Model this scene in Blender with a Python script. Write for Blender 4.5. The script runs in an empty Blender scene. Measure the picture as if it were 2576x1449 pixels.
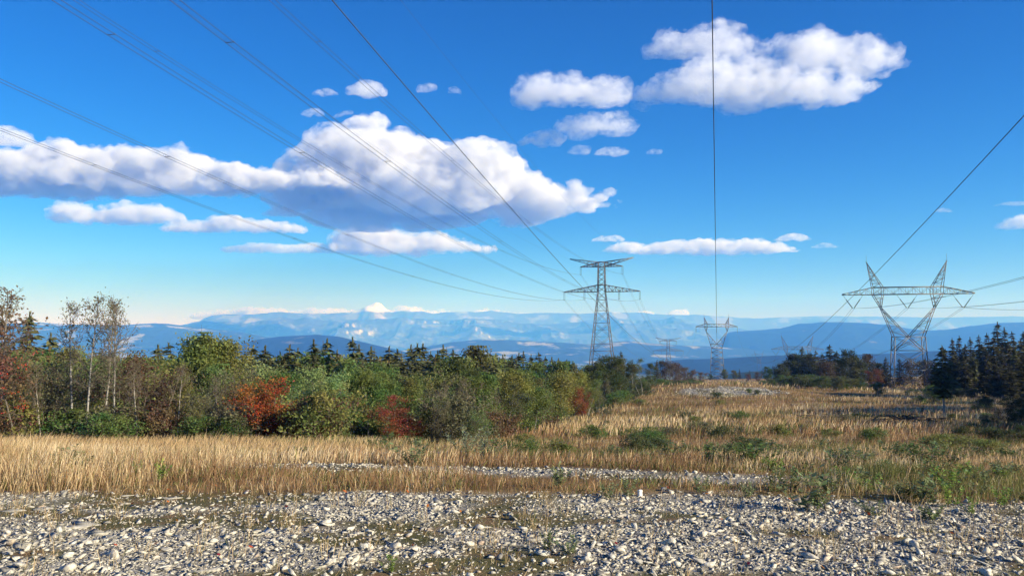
import bpy, math, random
import numpy as np
from mathutils import Vector

SC = bpy.context.scene
COL = SC.collection
R = math.radians

# ------------------------------------------------------------------ camera
# the photograph measured on a 2576 x 1449 grid: f = 1946 px, eye-level horizon at row 838
FPX, CX, CY, HORIZON = 1946.0, 1288.0, 724.5, 838.0
PITCH = math.atan((HORIZON - CY) / FPX)
cam_data = bpy.data.cameras.new('camera')
cam = bpy.data.objects.new('camera', cam_data)
COL.objects.link(cam)
cam.location = (0, 0, 0)
cam.rotation_euler = (math.pi / 2 + PITCH, 0, 0)
cam_data.sensor_width = 36.0
cam_data.lens = 36.0 * FPX / 2576.0
cam_data.clip_start = 0.1
cam_data.clip_end = 60000.0
SC.camera = cam

# ------------------------------------------------------------------ sky and sun
SUN_AZ, SUN_EL = 117.0, 23.0          # clockwise from the view direction; height above the horizon
world = bpy.data.worlds.new('World')
SC.world = world
world.use_nodes = True
wt = world.node_tree
wt.nodes.clear()
w_out = wt.nodes.new('ShaderNodeOutputWorld')
w_bg = wt.nodes.new('ShaderNodeBackground')
w_sky = wt.nodes.new('ShaderNodeTexSky')
w_sky.sky_type = 'NISHITA'
w_sky.sun_disc = False
w_sky.sun_elevation = R(SUN_EL)
w_sky.sun_rotation = R(SUN_AZ)
w_sky.altitude = 1200.0
w_sky.air_density = 1.15
w_sky.dust_density = 0.0
w_sky.ozone_density = 8.0
w_hsv = wt.nodes.new('ShaderNodeHueSaturation')
w_hsv.inputs['Saturation'].default_value = 1.20
w_hsv.inputs['Value'].default_value = 1.0
w_bg.inputs['Strength'].default_value = 0.054
wt.links.new(w_sky.outputs[0], w_hsv.inputs['Color'])
w_tint = wt.nodes.new('ShaderNodeMix')          # cool white balance of the phone's picture
w_tint.data_type = 'RGBA'; w_tint.blend_type = 'MULTIPLY'
w_tint.inputs[0].default_value = 1.0
w_tint.inputs[7].default_value = (1.06, 0.842, 0.835, 1)
wt.links.new(w_hsv.outputs[0], w_tint.inputs[6])
w_gam = wt.nodes.new('ShaderNodeGamma')         # contrast of the phone's picture
w_gam.inputs['Gamma'].default_value = 1.3
wt.links.new(w_tint.outputs[2], w_gam.inputs['Color'])
wt.links.new(w_gam.outputs[0], w_bg.inputs['Color'])
wt.links.new(w_bg.outputs[0], w_out.inputs['Surface'])

sun_data = bpy.data.lights.new('sun', 'SUN')
sun_data.energy = 5.0
sun_data.angle = R(0.53)
sun_data.color = (1.0, 0.95, 0.87)
sun = bpy.data.objects.new('sun', sun_data)
COL.objects.link(sun)
SUN_DIR = Vector((math.sin(R(SUN_AZ)) * math.cos(R(SUN_EL)), math.cos(R(SUN_AZ)) * math.cos(R(SUN_EL)), math.sin(R(SUN_EL))))
sun.rotation_euler = SUN_DIR.to_track_quat('Z', 'Y').to_euler()
sun.location = (60, -30, 60)

SC.view_settings.view_transform = 'Standard'
SC.view_settings.look = 'None'
SC.view_settings.exposure = 0.98
SC.view_settings.gamma = 1.0
SC.view_settings.use_curve_mapping = False
SC.render.engine = 'CYCLES'
SC.cycles.max_bounces = 9
SC.cycles.diffuse_bounces = 3
SC.cycles.glossy_bounces = 2
SC.cycles.transmission_bounces = 3
SC.cycles.volume_bounces = 3
SC.cycles.transparent_max_bounces = 8
SC.cycles.volume_step_rate = 0.35

# ------------------------------------------------------------------ helpers
def ray(px, py):
    """direction of a grid point of the photograph, scaled so that y = 1"""
    u, v = (px - CX) / FPX, (CY - py) / FPX
    c, s = math.cos(PITCH), math.sin(PITCH)
    return np.array([u, c - s * v, s + c * v]) / (c - s * v)

def at(px, py, dist):
    return ray(px, py) * dist

def project(p):
    x, y, z = p
    c, s = math.cos(PITCH), math.sin(PITCH)
    d = y * c + z * s
    v = -y * s + z * c
    return CX + FPX * x / d, CY - FPX * v / d

def hash3(ix, iy, iz, seed):
    h = (ix.astype(np.uint32) * np.uint32(374761393) + iy.astype(np.uint32) * np.uint32(668265263)
         + iz.astype(np.uint32) * np.uint32(2147483647) + np.uint32((seed * 1274126177 + 12345) & 0xffffffff))
    h = (h ^ (h >> np.uint32(13))) * np.uint32(1274126177)
    h = h ^ (h >> np.uint32(16))
    h = h * np.uint32(2246822519)
    h = h ^ (h >> np.uint32(15))
    return h.astype(np.float64) / 4294967295.0

def noise3(p, seed=0):
    """value noise in -1..1, p is (n, 3)"""
    p = np.asarray(p, dtype=np.float64)
    i = np.floor(p).astype(np.int64)
    f = p - i
    f = f * f * f * (f * (f * 6 - 15) + 10)
    out = np.zeros(len(p))
    for a in (0, 1):
        wx = f[:, 0] if a else 1 - f[:, 0]
        for b in (0, 1):
            wy = f[:, 1] if b else 1 - f[:, 1]
            for c in (0, 1):
                wz = f[:, 2] if c else 1 - f[:, 2]
                out += wx * wy * wz * hash3(i[:, 0] + a, i[:, 1] + b, i[:, 2] + c, seed)
    return out * 2 - 1

def fbm(p, octaves=4, seed=0, gain=0.5, lac=2.03):
    p = np.asarray(p, dtype=np.float64)
    out = np.zeros(len(p)); amp = 1.0; tot = 0.0
    for o in range(octaves):
        out += amp * noise3(p, seed + o * 17)
        tot += amp; amp *= gain; p = p * lac + 11.3
    return out / tot

def fbm2(x, y, scale, octaves=4, seed=0, gain=0.5):
    x = np.asarray(x, dtype=np.float64); y = np.asarray(y, dtype=np.float64)
    sh = np.broadcast(x, y).shape
    x = np.broadcast_to(x, sh).ravel(); y = np.broadcast_to(y, sh).ravel()
    return fbm(np.stack([x / scale, y / scale, np.full(x.shape, seed * 3.7)], 1), octaves, seed, gain).reshape(sh)

def ridged2(x, y, scale, octaves=5, seed=0):
    x = np.asarray(x, dtype=np.float64); y = np.asarray(y, dtype=np.float64)
    p = np.stack([x.ravel() / scale, y.ravel() / scale, np.full(x.size, seed * 1.7)], 1)
    out = np.zeros(len(p)); amp = 1.0; tot = 0.0
    for o in range(octaves):
        out += amp * (1 - np.abs(noise3(p, seed + o * 13)) * 2)
        tot += amp; amp *= 0.5; p = p * 2.07 + 5.1
    return (out / tot).reshape(x.shape)

def smooth(a, b, x):
    t = np.clip((np.asarray(x, dtype=np.float64) - a) / (b - a), 0, 1)
    return t * t * (3 - 2 * t)

def make_mesh(name, verts, faces, mat=None, smooth_shade=False):
    """faces: (n, 3) or (n, 4) int array"""
    verts = np.ascontiguousarray(verts, dtype=np.float32)
    faces = np.ascontiguousarray(faces, dtype=np.int32)
    n, k = faces.shape
    me = bpy.data.meshes.new(name)
    me.vertices.add(len(verts))
    me.vertices.foreach_set('co', verts.ravel())
    me.loops.add(n * k)
    me.loops.foreach_set('vertex_index', faces.ravel())
    me.polygons.add(n)
    me.polygons.foreach_set('loop_start', np.arange(0, n * k, k, dtype=np.int32))
    me.polygons.foreach_set('loop_total', np.full(n, k, dtype=np.int32))
    if smooth_shade:
        me.polygons.foreach_set('use_smooth', np.ones(n, dtype=bool))
    me.update(calc_edges=True)
    if mat is not None:
        me.materials.append(mat)
    return me

def float_attr(me, name, values, domain='POINT'):
    a = me.attributes.new(name, 'FLOAT', domain)
    a.data.foreach_set('value', np.ascontiguousarray(values, dtype=np.float32))

def add(name, data, parent=None, loc=None, label=None, cat=None, group=None, kind=None):
    o = bpy.data.objects.new(name, data)
    COL.objects.link(o)
    if parent is not None:
        o.parent = parent
    if loc is not None:
        o.location = loc
    if label: o['label'] = label
    if cat: o['category'] = cat
    if group: o['group'] = group
    if kind: o['kind'] = kind
    return o

class MB:
    """collects triangles and quads (as triangles) into one mesh"""
    def __init__(self):
        self.v = []; self.f = []; self.n = 0; self.r = []
    def put(self, v, f):
        v = np.asarray(v, dtype=np.float64); f = np.asarray(f, dtype=np.int64)
        self.v.append(v); self.f.append(f + self.n); self.n += len(v); self.r.append(np.full(len(v), 0.1))
    def bar(self, a, b, w, w2=None):
        """square bar from a to b"""
        a = np.asarray(a, float); b = np.asarray(b, float); w2 = w if w2 is None else w2
        d = b - a; L = np.linalg.norm(d)
        if L < 1e-6: return
        d /= L
        up = np.array([0, 0, 1.0]) if abs(d[2]) < 0.9 else np.array([1.0, 0, 0])
        s = np.cross(d, up); s /= np.linalg.norm(s); t = np.cross(s, d)
        v = []
        for p, h in ((a, w / 2), (b, w2 / 2)):
            for i, j in ((-1, -1), (1, -1), (1, 1), (-1, 1)):
                v.append(p + s * i * h + t * j * h)
        self.put(v, [(0, 1, 5), (0, 5, 4), (1, 2, 6), (1, 6, 5), (2, 3, 7), (2, 7, 6), (3, 0, 4), (3, 4, 7),
                     (0, 3, 2), (0, 2, 1), (4, 5, 6), (4, 6, 7)])
    def tube(self, pts, radii, sides=5, cap=True):
        pts = np.asarray(pts, float); n = len(pts)
        radii = np.broadcast_to(np.asarray(radii, float), (n,))
        tang = np.gradient(pts, axis=0)
        tang /= np.linalg.norm(tang, axis=1)[:, None] + 1e-12
        ref = np.array([0.31, 0.17, 0.93]) if abs(tang[0][2]) < 0.85 else np.array([0.95, 0.2, 0.1])
        ang = np.arange(sides) * 2 * math.pi / sides
        s = np.cross(tang, ref); s /= np.linalg.norm(s, axis=1)[:, None] + 1e-12
        t = np.cross(tang, s)
        v = (pts[:, None, :] + radii[:, None, None] * (np.cos(ang)[None, :, None] * s[:, None, :] + np.sin(ang)[None, :, None] * t[:, None, :])).reshape(-1, 3)
        f = []
        for i in range(n - 1):
            for k in range(sides):
                a = i * sides + k; b = i * sides + (k + 1) % sides
                f += [(a, b, b + sides), (a, b + sides, a + sides)]
        if cap:
            for k in range(1, sides - 1):
                f.append((0, k + 1, k)); m = (n - 1) * sides; f.append((m, m + k, m + k + 1))
        self.put(v, f); self.r[-1] = np.repeat(radii, sides)
    def mesh(self, name, mat=None, smooth_shade=False):
        me = make_mesh(name, np.concatenate(self.v), np.concatenate(self.f), mat, smooth_shade)
        if mat is not None and mat.name.startswith('bark'): float_attr(me, 'girth', np.concatenate(self.r))
        return me

# ------------------------------------------------------------------ node helper
class NT:
    def __init__(self, name):
        self.m = bpy.data.materials.new(name); self.m.use_nodes = True
        self.t = self.m.node_tree; self.t.nodes.clear()
        self.out = self.t.nodes.new('ShaderNodeOutputMaterial')
    def node(self, kind, **kw):
        n = self.t.nodes.new('ShaderNode' + kind)
        for k, v in kw.items():
            if hasattr(n, k) and k not in n.inputs: setattr(n, k, v)
            else: self.set(n, k, v)
        return n
    def set(self, n, key, v):
        s = n.inputs[key]
        if isinstance(v, bpy.types.NodeSocket): self.t.links.new(v, s)
        else: s.default_value = v
    def link(self, a, b): self.t.links.new(a, b)
    def math(self, op, a, b=0.0, clamp=False):
        n = self.t.nodes.new('ShaderNodeMath'); n.operation = op; n.use_clamp = clamp
        for i, v in enumerate((a, b)):
            if isinstance(v, bpy.types.NodeSocket): self.link(v, n.inputs[i])
            else: n.inputs[i].default_value = v
        return n.outputs[0]
    def mix(self, fac, a, b, mode='MIX'):
        n = self.t.nodes.new('ShaderNodeMix'); n.data_type = 'RGBA'; n.blend_type = mode
        for i, v in ((0, fac), (6, a), (7, b)):
            if isinstance(v, bpy.types.NodeSocket): self.link(v, n.inputs[i])
            elif i == 0: n.inputs[0].default_value = v
            else: n.inputs[i].default_value = (v[0], v[1], v[2], 1)
        return n.outputs[2]
    def ramp(self, fac, stops):
        n = self.t.nodes.new('ShaderNodeValToRGB'); e = n.color_ramp.elements
        while len(e) < len(stops): e.new(0.5)
        for i, (p, c) in enumerate(stops):
            e[i].position = p
            c = (c, c, c) if isinstance(c, (int, float)) else c
            e[i].color = (c[0], c[1], c[2], 1)
        self.link(fac, n.inputs[0]); return n.outputs[0]
    def noise(self, scale, detail=3.0, vec=None, rough=0.5):
        n = self.t.nodes.new('ShaderNodeTexNoise'); n.inputs['Scale'].default_value = scale
        n.inputs['Detail'].default_value = detail; n.inputs['Roughness'].default_value = rough
        if vec is not None: self.link(vec, n.inputs['Vector'])
        return n.outputs['Fac']
    def attr(self, name):
        n = self.t.nodes.new('ShaderNodeAttribute'); n.attribute_name = name; return n.outputs['Fac']
    def pos(self):
        return self.t.nodes.new('ShaderNodeNewGeometry').outputs['Position']
    def diffuse(self, color, rough=0.8, spec=0.25, normal=None):
        n = self.t.nodes.new('ShaderNodeBsdfPrincipled')
        if isinstance(color, bpy.types.NodeSocket): self.link(color, n.inputs['Base Color'])
        else: n.inputs['Base Color'].default_value = (*color, 1)
        n.inputs['Roughness'].default_value = rough
        n.inputs['Specular IOR Level'].default_value = spec
        if normal is not None: self.link(normal, n.inputs['Normal'])
        self.link(n.outputs[0], self.out.inputs['Surface'])
        return n
    def bump(self, height, strength=0.5, dist=0.02):
        n = self.t.nodes.new('ShaderNodeBump'); n.inputs['Strength'].default_value = strength
        n.inputs['Distance'].default_value = dist; self.link(height, n.inputs['Height']); return n.outputs[0]
# ------------------------------------------------------------------ the land
PROF_Y = np.array([-400, -60, -10, 0, 5, 8, 12, 18, 25, 40, 60, 100, 141, 200, 300, 420, 480, 620, 900, 1400, 3000, 6500, 20000.0])
PROF_Z = np.array([6, 0.3, -1.45, -1.6, -1.6, -1.68, -2.02, -2.7, -3.42, -4.9, -6.5, -8.5, -10.2, -13.0, -18.5, -25.0, -28.5, -44, -76, -104, -152, -222, -222.0])
def _slopes(x, y):
    d = np.diff(y) / np.diff(x); m = np.zeros(len(x)); m[0] = d[0]; m[-1] = d[-1]
    for i in range(1, len(x) - 1):
        m[i] = 0 if d[i - 1] * d[i] <= 0 else 2 * d[i - 1] * d[i] / (d[i - 1] + d[i])
    return m
PROF_M = _slopes(PROF_Y, PROF_Z)
def profile(y):
    y = np.clip(y, PROF_Y[0], PROF_Y[-1])
    i = np.clip(np.searchsorted(PROF_Y, y) - 1, 0, len(PROF_Y) - 2)
    h = PROF_Y[i + 1] - PROF_Y[i]; t = (y - PROF_Y[i]) / h
    return ((2 * t**3 - 3 * t**2 + 1) * PROF_Z[i] + (t**3 - 2 * t**2 + t) * h * PROF_M[i]
            + (-2 * t**3 + 3 * t**2) * PROF_Z[i + 1] + (t**3 - t**2) * h * PROF_M[i + 1])
EDGE_X = np.array([-400, -16, -3, 0, 3.6, 14.0, 35.0, 60.0, 90, 400])
EDGE_Y = np.array([60, 23, 24, 27, 52, 92, 190.0, 330, 600, 4000])
def forest_edge(x):
    """y of the near edge of the left-hand wood"""
    return np.interp(x, EDGE_X, EDGE_Y)
def ground_z(x, y):
    x = np.asarray(x, dtype=np.float64); y = np.asarray(y, dtype=np.float64)
    z = profile(y)
    behind = np.clip(y - forest_edge(x), 0, None)
    z = z - 11.0 * (1 - np.exp(-behind * 0.09 / 11.0)) * (1 - smooth(420, 900, y))
    # the bank that rises on the right, under the spruces
    z = z + 2.2 * smooth(0, 60, x - (22 + 0.36 * y)) * smooth(15, 60, y) * (1 - smooth(300, 600, y))
    r = np.hypot(x, y)
    z = z + 0.05 * fbm2(x, y, 1.3, 3, 5) * smooth(1, 5, r) * (1 - smooth(60, 200, r))
    z = z + 0.16 * fbm2(x, y, 7.0, 2, 7) * smooth(9, 16, y) * (1 - smooth(100, 400, r))
    z = z + 0.7 * fbm2(x, y, 38.0, 3, 9) * smooth(45, 110, r) * (1 - smooth(420, 700, r))
    z = z + 1.5 * np.exp(-((x - 30) / 22.0) ** 2 - ((y - 114) / 15.0) ** 2)
    z = z + 36.0 * np.exp(-((x - 367) ** 2 + (y - 1152) ** 2) / 130.0 ** 2)
    z = z + 16.0 * fbm2(x, y, 1400.0, 4, 11) * smooth(1400, 4400, y)
    return z

# coverage of bare limestone rubble, 0..1
def rubble_mask(x, y):
    x = np.asarray(x, dtype=np.float64); y = np.asarray(y, dtype=np.float64)
    wob = fbm2(x, y, 2.2, 3, 21)
    near = 1 - smooth(-0.3, 0.3, y - (8.25 - 0.02 * x - 0.012 * x * x + 0.45 * wob))
    # second strip of rubble further out
    yc = 10.9 - 0.30 * (x + 0.3)
    strip = (1 - smooth(0.6, 1.05, np.abs(y - yc) - 0.5 * wob)) * smooth(-6.5, -3.0, x) * (1 - smooth(3.6, 4.6, x))
    far = 1 - smooth(0.6, 1.0, np.hypot((x - 29) / 8.5, (y - 103) / 6.5) + 0.3 * wob)
    return np.clip(np.maximum(np.maximum(near, strip * 0.9), far), 0, 1)
def turf_mask(x, y):
    """low moss, turf and bare soil between the stones"""
    n = fbm2(x, np.asarray(y) * 2.0, 1.25, 4, 31)
    m = smooth(-0.06, 0.18, n + 0.10 * fbm2(x, y, 0.35, 2, 33))
    return m

# --- ground sheet: polar grid, fine near the camera
th = np.concatenate([np.linspace(-180, -60, 24, endpoint=False), np.linspace(-60, -40, 20, endpoint=False), np.linspace(-40, 40, 290, endpoint=False),
                     np.linspace(40, 60, 20, endpoint=False), np.linspace(60, 180, 28, endpoint=False)])
rr = np.concatenate([[0.35, 1.2, 2.2, 3.2], 4.0 * 1.0248 ** np.arange(0, 345)])
rr = rr[rr < 17300]; rr = np.append(rr, 17400.0)
T, Rr = np.meshgrid(np.radians(th), rr)
gx = np.sin(T) * Rr; gy = np.cos(T) * Rr
gz = ground_z(gx, gy)
nt, nr = len(th), len(rr)
gv = np.stack([gx.ravel(), gy.ravel(), gz.ravel()], 1)
ii, jj = np.meshgrid(np.arange(nr - 1), np.arange(nt), indexing='ij')
a_ = ii * nt + jj; b_ = ii * nt + (jj + 1) % nt
gf = np.stack([a_, b_, b_ + nt, a_ + nt], -1).reshape(-1, 4)[:, ::-1]
gf = np.vstack([gf])

m = NT('ground')
P = m.pos()
rub = m.attr('rubble'); turf = m.attr('turf'); wood = m.attr('wood'); valley = m.attr('valley')
n1 = m.noise(3.0, 5, P, 0.6); n2 = m.noise(34.0, 4, P, 0.65); n3 = m.noise(0.22, 4, P, 0.6); n4 = m.noise(0.9, 4, P, 0.6)
grit = m.ramp(n2, [(0.34, (0.06, 0.055, 0.048)), (0.50, (0.22, 0.205, 0.18)), (0.64, (0.50, 0.48, 0.44))])
moss = m.ramp(n1, [(0.3, (0.055, 0.056, 0.026)), (0.5, (0.10, 0.090, 0.042)), (0.62, (0.15, 0.105, 0.060)), (0.75, (0.16, 0.080, 0.045))])
rock = m.mix(turf, grit, moss)
dry = m.ramp(n4, [(0.28, (0.060, 0.034, 0.014)), (0.45, (0.15, 0.085, 0.033)), (0.58, (0.23, 0.14, 0.055)), (0.72, (0.085, 0.085, 0.026))])
dry = m.mix(m.ramp(n3, [(0.42, 0.0), (0.62, 0.75)]), dry, (0.30, 0.20, 0.09))
dry = m.mix(m.ramp(n2, [(0.35, 0.0), (0.7, 0.35)]), dry, (0.05, 0.03, 0.012))
c = m.mix(rub, dry, rock)
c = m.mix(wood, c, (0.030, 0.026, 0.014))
# the far lowland: woods, meadows, stubble, villages
mp = m.node('Mapping'); m.link(P, mp.inputs['Vector']); mp.inputs['Scale'].default_value = (0.0019, 0.0012, 0.0)
vor = m.node('TexVoronoi', Scale=1.0); m.link(mp.outputs[0], vor.inputs['Vector'])
sep = m.node('SeparateColor'); m.link(vor.outputs['Color'], sep.inputs[0])
field = m.ramp(sep.outputs[0], [(0.0, (0.022, 0.040, 0.018)), (0.52, (0.035, 0.062, 0.022)), (0.60, (0.10, 0.14, 0.05)), (0.76, (0.16, 0.19, 0.075)), (0.86, (0.42, 0.36, 0.21)), (1.0, (0.50, 0.45, 0.32))])
nw = m.noise(0.0008, 5, P, 0.6)
field = m.mix(m.ramp(nw, [(0.44, 0.0), (0.50, 1.0)]), field, (0.018, 0.034, 0.016))
nv = m.noise(0.010, 3, P, 0.7); nv2 = m.noise(0.00055, 3, P, 0.5)
town = m.math('MULTIPLY', m.ramp(nv, [(0.58, 0.0), (0.64, 1.0)]), m.ramp(nv2, [(0.52, 0.0), (0.58, 1.0)]))
field = m.mix(town, field, (0.62, 0.56, 0.50))
c = m.mix(valley, c, field)
bmp = m.bump(n2, 0.6, 0.03)
m.diffuse(c, 0.95, 0.1, bmp)
MAT_GROUND = m.m
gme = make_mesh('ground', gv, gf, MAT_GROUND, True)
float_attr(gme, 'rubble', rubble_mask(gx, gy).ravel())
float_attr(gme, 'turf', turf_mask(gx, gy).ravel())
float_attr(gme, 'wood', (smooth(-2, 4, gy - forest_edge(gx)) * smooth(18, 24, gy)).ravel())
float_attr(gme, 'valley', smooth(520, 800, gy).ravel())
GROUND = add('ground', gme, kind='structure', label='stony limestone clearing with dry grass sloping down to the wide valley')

# --- hills and mountain ranges, each a relief of its own
FAR = 2.0
def mountain_material(name, wood_c, meadow_c, rock_c, rock_lo, rock_hi, noise_scale, snow=None, meadow=0.55):
    m = NT(name); P = m.pos()
    g = m.node('NewGeometry'); sx = m.node('SeparateXYZ'); m.link(g.outputs['Normal'], sx.inputs[0])
    n1 = m.noise(noise_scale / FAR, 5, P, 0.6); n2 = m.noise(noise_scale * 4.3 / FAR, 4, P, 0.65)
    c = m.mix(m.ramp(n1, [(meadow, 0.0), (meadow + 0.05, 1.0)]), wood_c, meadow_c)
    steep = m.math('ADD', sx.outputs[2], m.math('MULTIPLY', m.math('SUBTRACT', n2, 0.5), 0.35))
    c = m.mix(m.ramp(steep, [(rock_lo, 1.0), (rock_hi, 0.0)]), c, rock_c)
    if snow:
        pz = m.node('SeparateXYZ'); m.link(P, pz.inputs[0])
        h = m.math('ADD', pz.outputs[2], m.math('MULTIPLY', m.math('SUBTRACT', n1, 0.5), snow[1] * 2.2))
        mr = m.node('MapRange'); m.link(h, mr.inputs[0]); mr.inputs[1].default_value = snow[0] - snow[1] * 0.3; mr.inputs[2].default_value = snow[0] + snow[1] * 0.3
        c = m.mix(mr.outputs[0], c, (0.88, 0.88, 0.90))
    m.diffuse(c, 0.95, 0.1); return m.m

def relief(name, label, crest, d0, dc, d1, base, amp, nscale, mat, ncol=420, nrow=70, seed=1, edge_drop=True, cliffs=()):
    """crest: list of grid points of the skyline; d0/dc/d1: distance of the foot, the crest and the back foot"""
    d0, dc, d1, base, nscale = d0 * FAR, dc * FAR, d1 * FAR, base * FAR, nscale * FAR
    cx_ = np.array([p[0] for p in crest], float); cy_ = np.array([p[1] for p in crest], float)
    px = np.linspace(cx_[0], cx_[-1], ncol)
    py = np.interp(px, cx_, cy_)
    tanx = np.array([ray(a, HORIZON)[0] for a in px])
    slope = np.array([ray(a, b)[2] for a, b in zip(px, py)])
    t = np.concatenate([np.linspace(0, 0.72, int(nrow * 0.8), endpoint=False), np.linspace(0.72, 1, nrow - int(nrow * 0.8))])
    d = np.where(t < 0.72, d0 + (dc - d0) * t / 0.72, dc + (d1 - dc) * (t - 0.72) / 0.28)
    D, TX = np.meshgrid(d, tanx, indexing='ij')
    S = np.broadcast_to(slope[None, :], D.shape); TT = np.broadcast_to(t[:, None], D.shape)
    X = TX * D; Y = D
    top = S * dc
    k = np.where(TT < 0.72, smooth(0, 1, TT / 0.72) * 0.55 + 0.45 * (TT / 0.72) ** 1.3, 1 - smooth(0, 1, (TT - 0.72) / 0.28))
    Z = base + (top - base) * k
    w = np.sin(np.clip(TT / 0.72, 0, 1) * math.pi) ** 0.8 + 0.16 * smooth(0.5, 0.72, TT)
    rn = ridged2(X, Y * 0.8, nscale, 6, seed)
    Z = Z + amp * (top - base) * w * (rn - 0.25) + 0.05 * amp * (top - base) * ridged2(X, Y, nscale * 0.22, 4, seed + 3)
    for (x0, x1, ty, tb) in cliffs:          # rows of cliffs below the crest
        m_ = smooth(x0, x0 + 12, px)[None, :] * (1 - smooth(x1 - 12, x1, px))[None, :]
        zz = (HORIZON - np.array([ty, tb])) / FPX * dc
        hi, lo = zz[0], zz[1]
        mid = (hi + lo) / 2 + (hi - lo) * 0.12 * fbm2(X, Y * 0, nscale * 0.2, 3, seed + 5)
        Zc = mid + (hi - lo) * 0.5 * np.tanh((Z - mid) / ((hi - lo) * 0.16))
        band = np.exp(-((Z - mid) / ((hi - lo) * 0.9)) ** 2)
        Z = Z * (1 - m_ * band) + Zc * m_ * band
    if edge_drop:
        e = smooth(0, 0.05, np.linspace(0, 1, ncol)) * (1 - smooth(0.95, 1, np.linspace(0, 1, ncol)))
        Z = base + (Z - base) * e[None, :]
    Z[0] = base - 12; Z[-1] = base - 12
    nr_, nc_ = D.shape
    v = np.stack([X.ravel(), Y.ravel(), Z.ravel()], 1)
    i, j = np.meshgrid(np.arange(nr_ - 1), np.arange(nc_ - 1), indexing='ij')
    a = i * nc_ + j
    f = np.stack([a, a + 1, a + nc_ + 1, a + nc_], -1).reshape(-1, 4)
    return add(name, make_mesh(name, v, f, mat, False), kind='structure', label=label)

WOOD = (0.010, 0.022, 0.012); MEAD = (0.15, 0.17, 0.07)
mat_hill = mountain_material('wooded_hill', WOOD, (0.15, 0.14, 0.075), (0.40, 0.35, 0.28), 0.55, 0.62, 0.006, meadow=0.66)
mat_low = mountain_material('lowland_hill', (0.022, 0.040, 0.018), (0.30, 0.28, 0.16), (0.42, 0.38, 0.3), 0.5, 0.6, 0.006, meadow=0.56)
mat_alp = mountain_material('limestone_range', (0.060, 0.075, 0.055), (0.15, 0.165, 0.10), (0.44, 0.425, 0.40), 0.62, 0.74, 0.007)
mat_high = mountain_material('high_range', (0.08, 0.085, 0.08), (0.20, 0.20, 0.18), (0.34, 0.32, 0.31), 0.6, 0.72, 0.004, snow=(464.0, 80.0))

relief('mountain_range', 'snowy high range rising above the band of low cloud', [(420, 800), (520, 796), (560, 790), (640, 792), (700, 786), (760, 789), (830, 789), (875, 788), (905, 779), (918, 774), (930, 768), (945, 761), (958, 764), (968, 776), (985, 787), (1010, 781), (1035, 777), (1060, 784), (1090, 790), (1160, 784), (1230, 781), (1300, 789), (1380, 787), (1460, 791), (1540, 786), (1640, 790), (1760, 794), (1900, 800), (2040, 797), (2200, 796), (2350, 800), (2500, 797), (2700, 798)],
       7700, 8250, 8600, -60, 0.28, 420, mat_high, 400, 50, 3)
relief('limestone_range', 'pale limestone range with cliff bands across the valley', [(380, 838), (440, 820), (480, 812), (520, 806), (560, 810), (620, 818), (660, 812), (700, 802), (740, 806), (770, 800), (820, 806), (860, 802), (920, 806), (980, 803), (1050, 801), (1100, 804), (1160, 806), (1210, 803), (1262, 805), (1285, 813), (1340, 818), (1390, 815), (1430, 811), (1480, 805), (1540, 800), (1600, 806), (1650, 805), (1690, 803), (1740, 812), (1790, 820), (1860, 829), (1950, 840)],
       5600, 7000, 7600, -105, 0.52, 560, mat_alp, 520, 90, 8, cliffs=((1020, 1275, 806, 818), (640, 720, 808, 818), (830, 920, 812, 826), (1480, 1720, 806, 816)))
relief('forest_range', 'dark wooded mountain range behind the right power pylons', [(1780, 846), (1850, 834), (1900, 831), (1960, 827), (2010, 816), (2060, 812), (2120, 811), (2180, 813), (2240, 819), (2290, 829), (2340, 834), (2390, 830), (2440, 822), (2500, 815), (2576, 812), (2700, 806), (2900, 815)],
       3000, 3900, 4500, -108, 0.30, 520, mat_hill, 320, 60, 14)
relief('left_ridge', 'long blue ridge behind the bare birch', [(-300, 838), (-120, 822), (0, 816), (100, 812), (200, 817), (300, 819), (366, 816), (413, 816), (500, 824), (600, 836), (666, 848), (760, 862), (860, 876)],
       3100, 3900, 4400, -108, 0.30, 520, mat_low, 280, 56, 22)
relief('middle_hill', 'low rolling hill of fields in the valley', [(980, 896), (1060, 874), (1130, 862), (1200, 856), (1260, 855), (1330, 858), (1410, 862), (1480, 866), (1530, 862), (1580, 858), (1630, 863), (1700, 868), (1800, 872), (1950, 880), (2100, 892)],
       2700, 3500, 4000, -108, 0.30, 420, mat_low, 280, 50, 28)
relief('dark_hill', 'dark blue wooded hill behind the conifers', [(470, 915), (540, 893), (600, 866), (650, 854), (700, 848), (760, 845), (800, 844), (850, 848), (900, 858), (950, 870), (1000, 881), (1060, 896), (1120, 915)],
       1700, 2300, 2700, -104, 0.22, 420, mat_hill, 240, 56, 35)
relief('low_ridge', 'low dark wooded ridge beneath the twin-peaked pylon', [(1560, 930), (1640, 912), (1720, 905), (1800, 903), (1880, 898), (1960, 894), (2040, 896), (2120, 893), (2220, 890), (2330, 884), (2440, 880), (2560, 886), (2700, 900)],
       1200, 1600, 1900, -96, 0.25, 300, mat_hill, 220, 46, 41)

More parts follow.
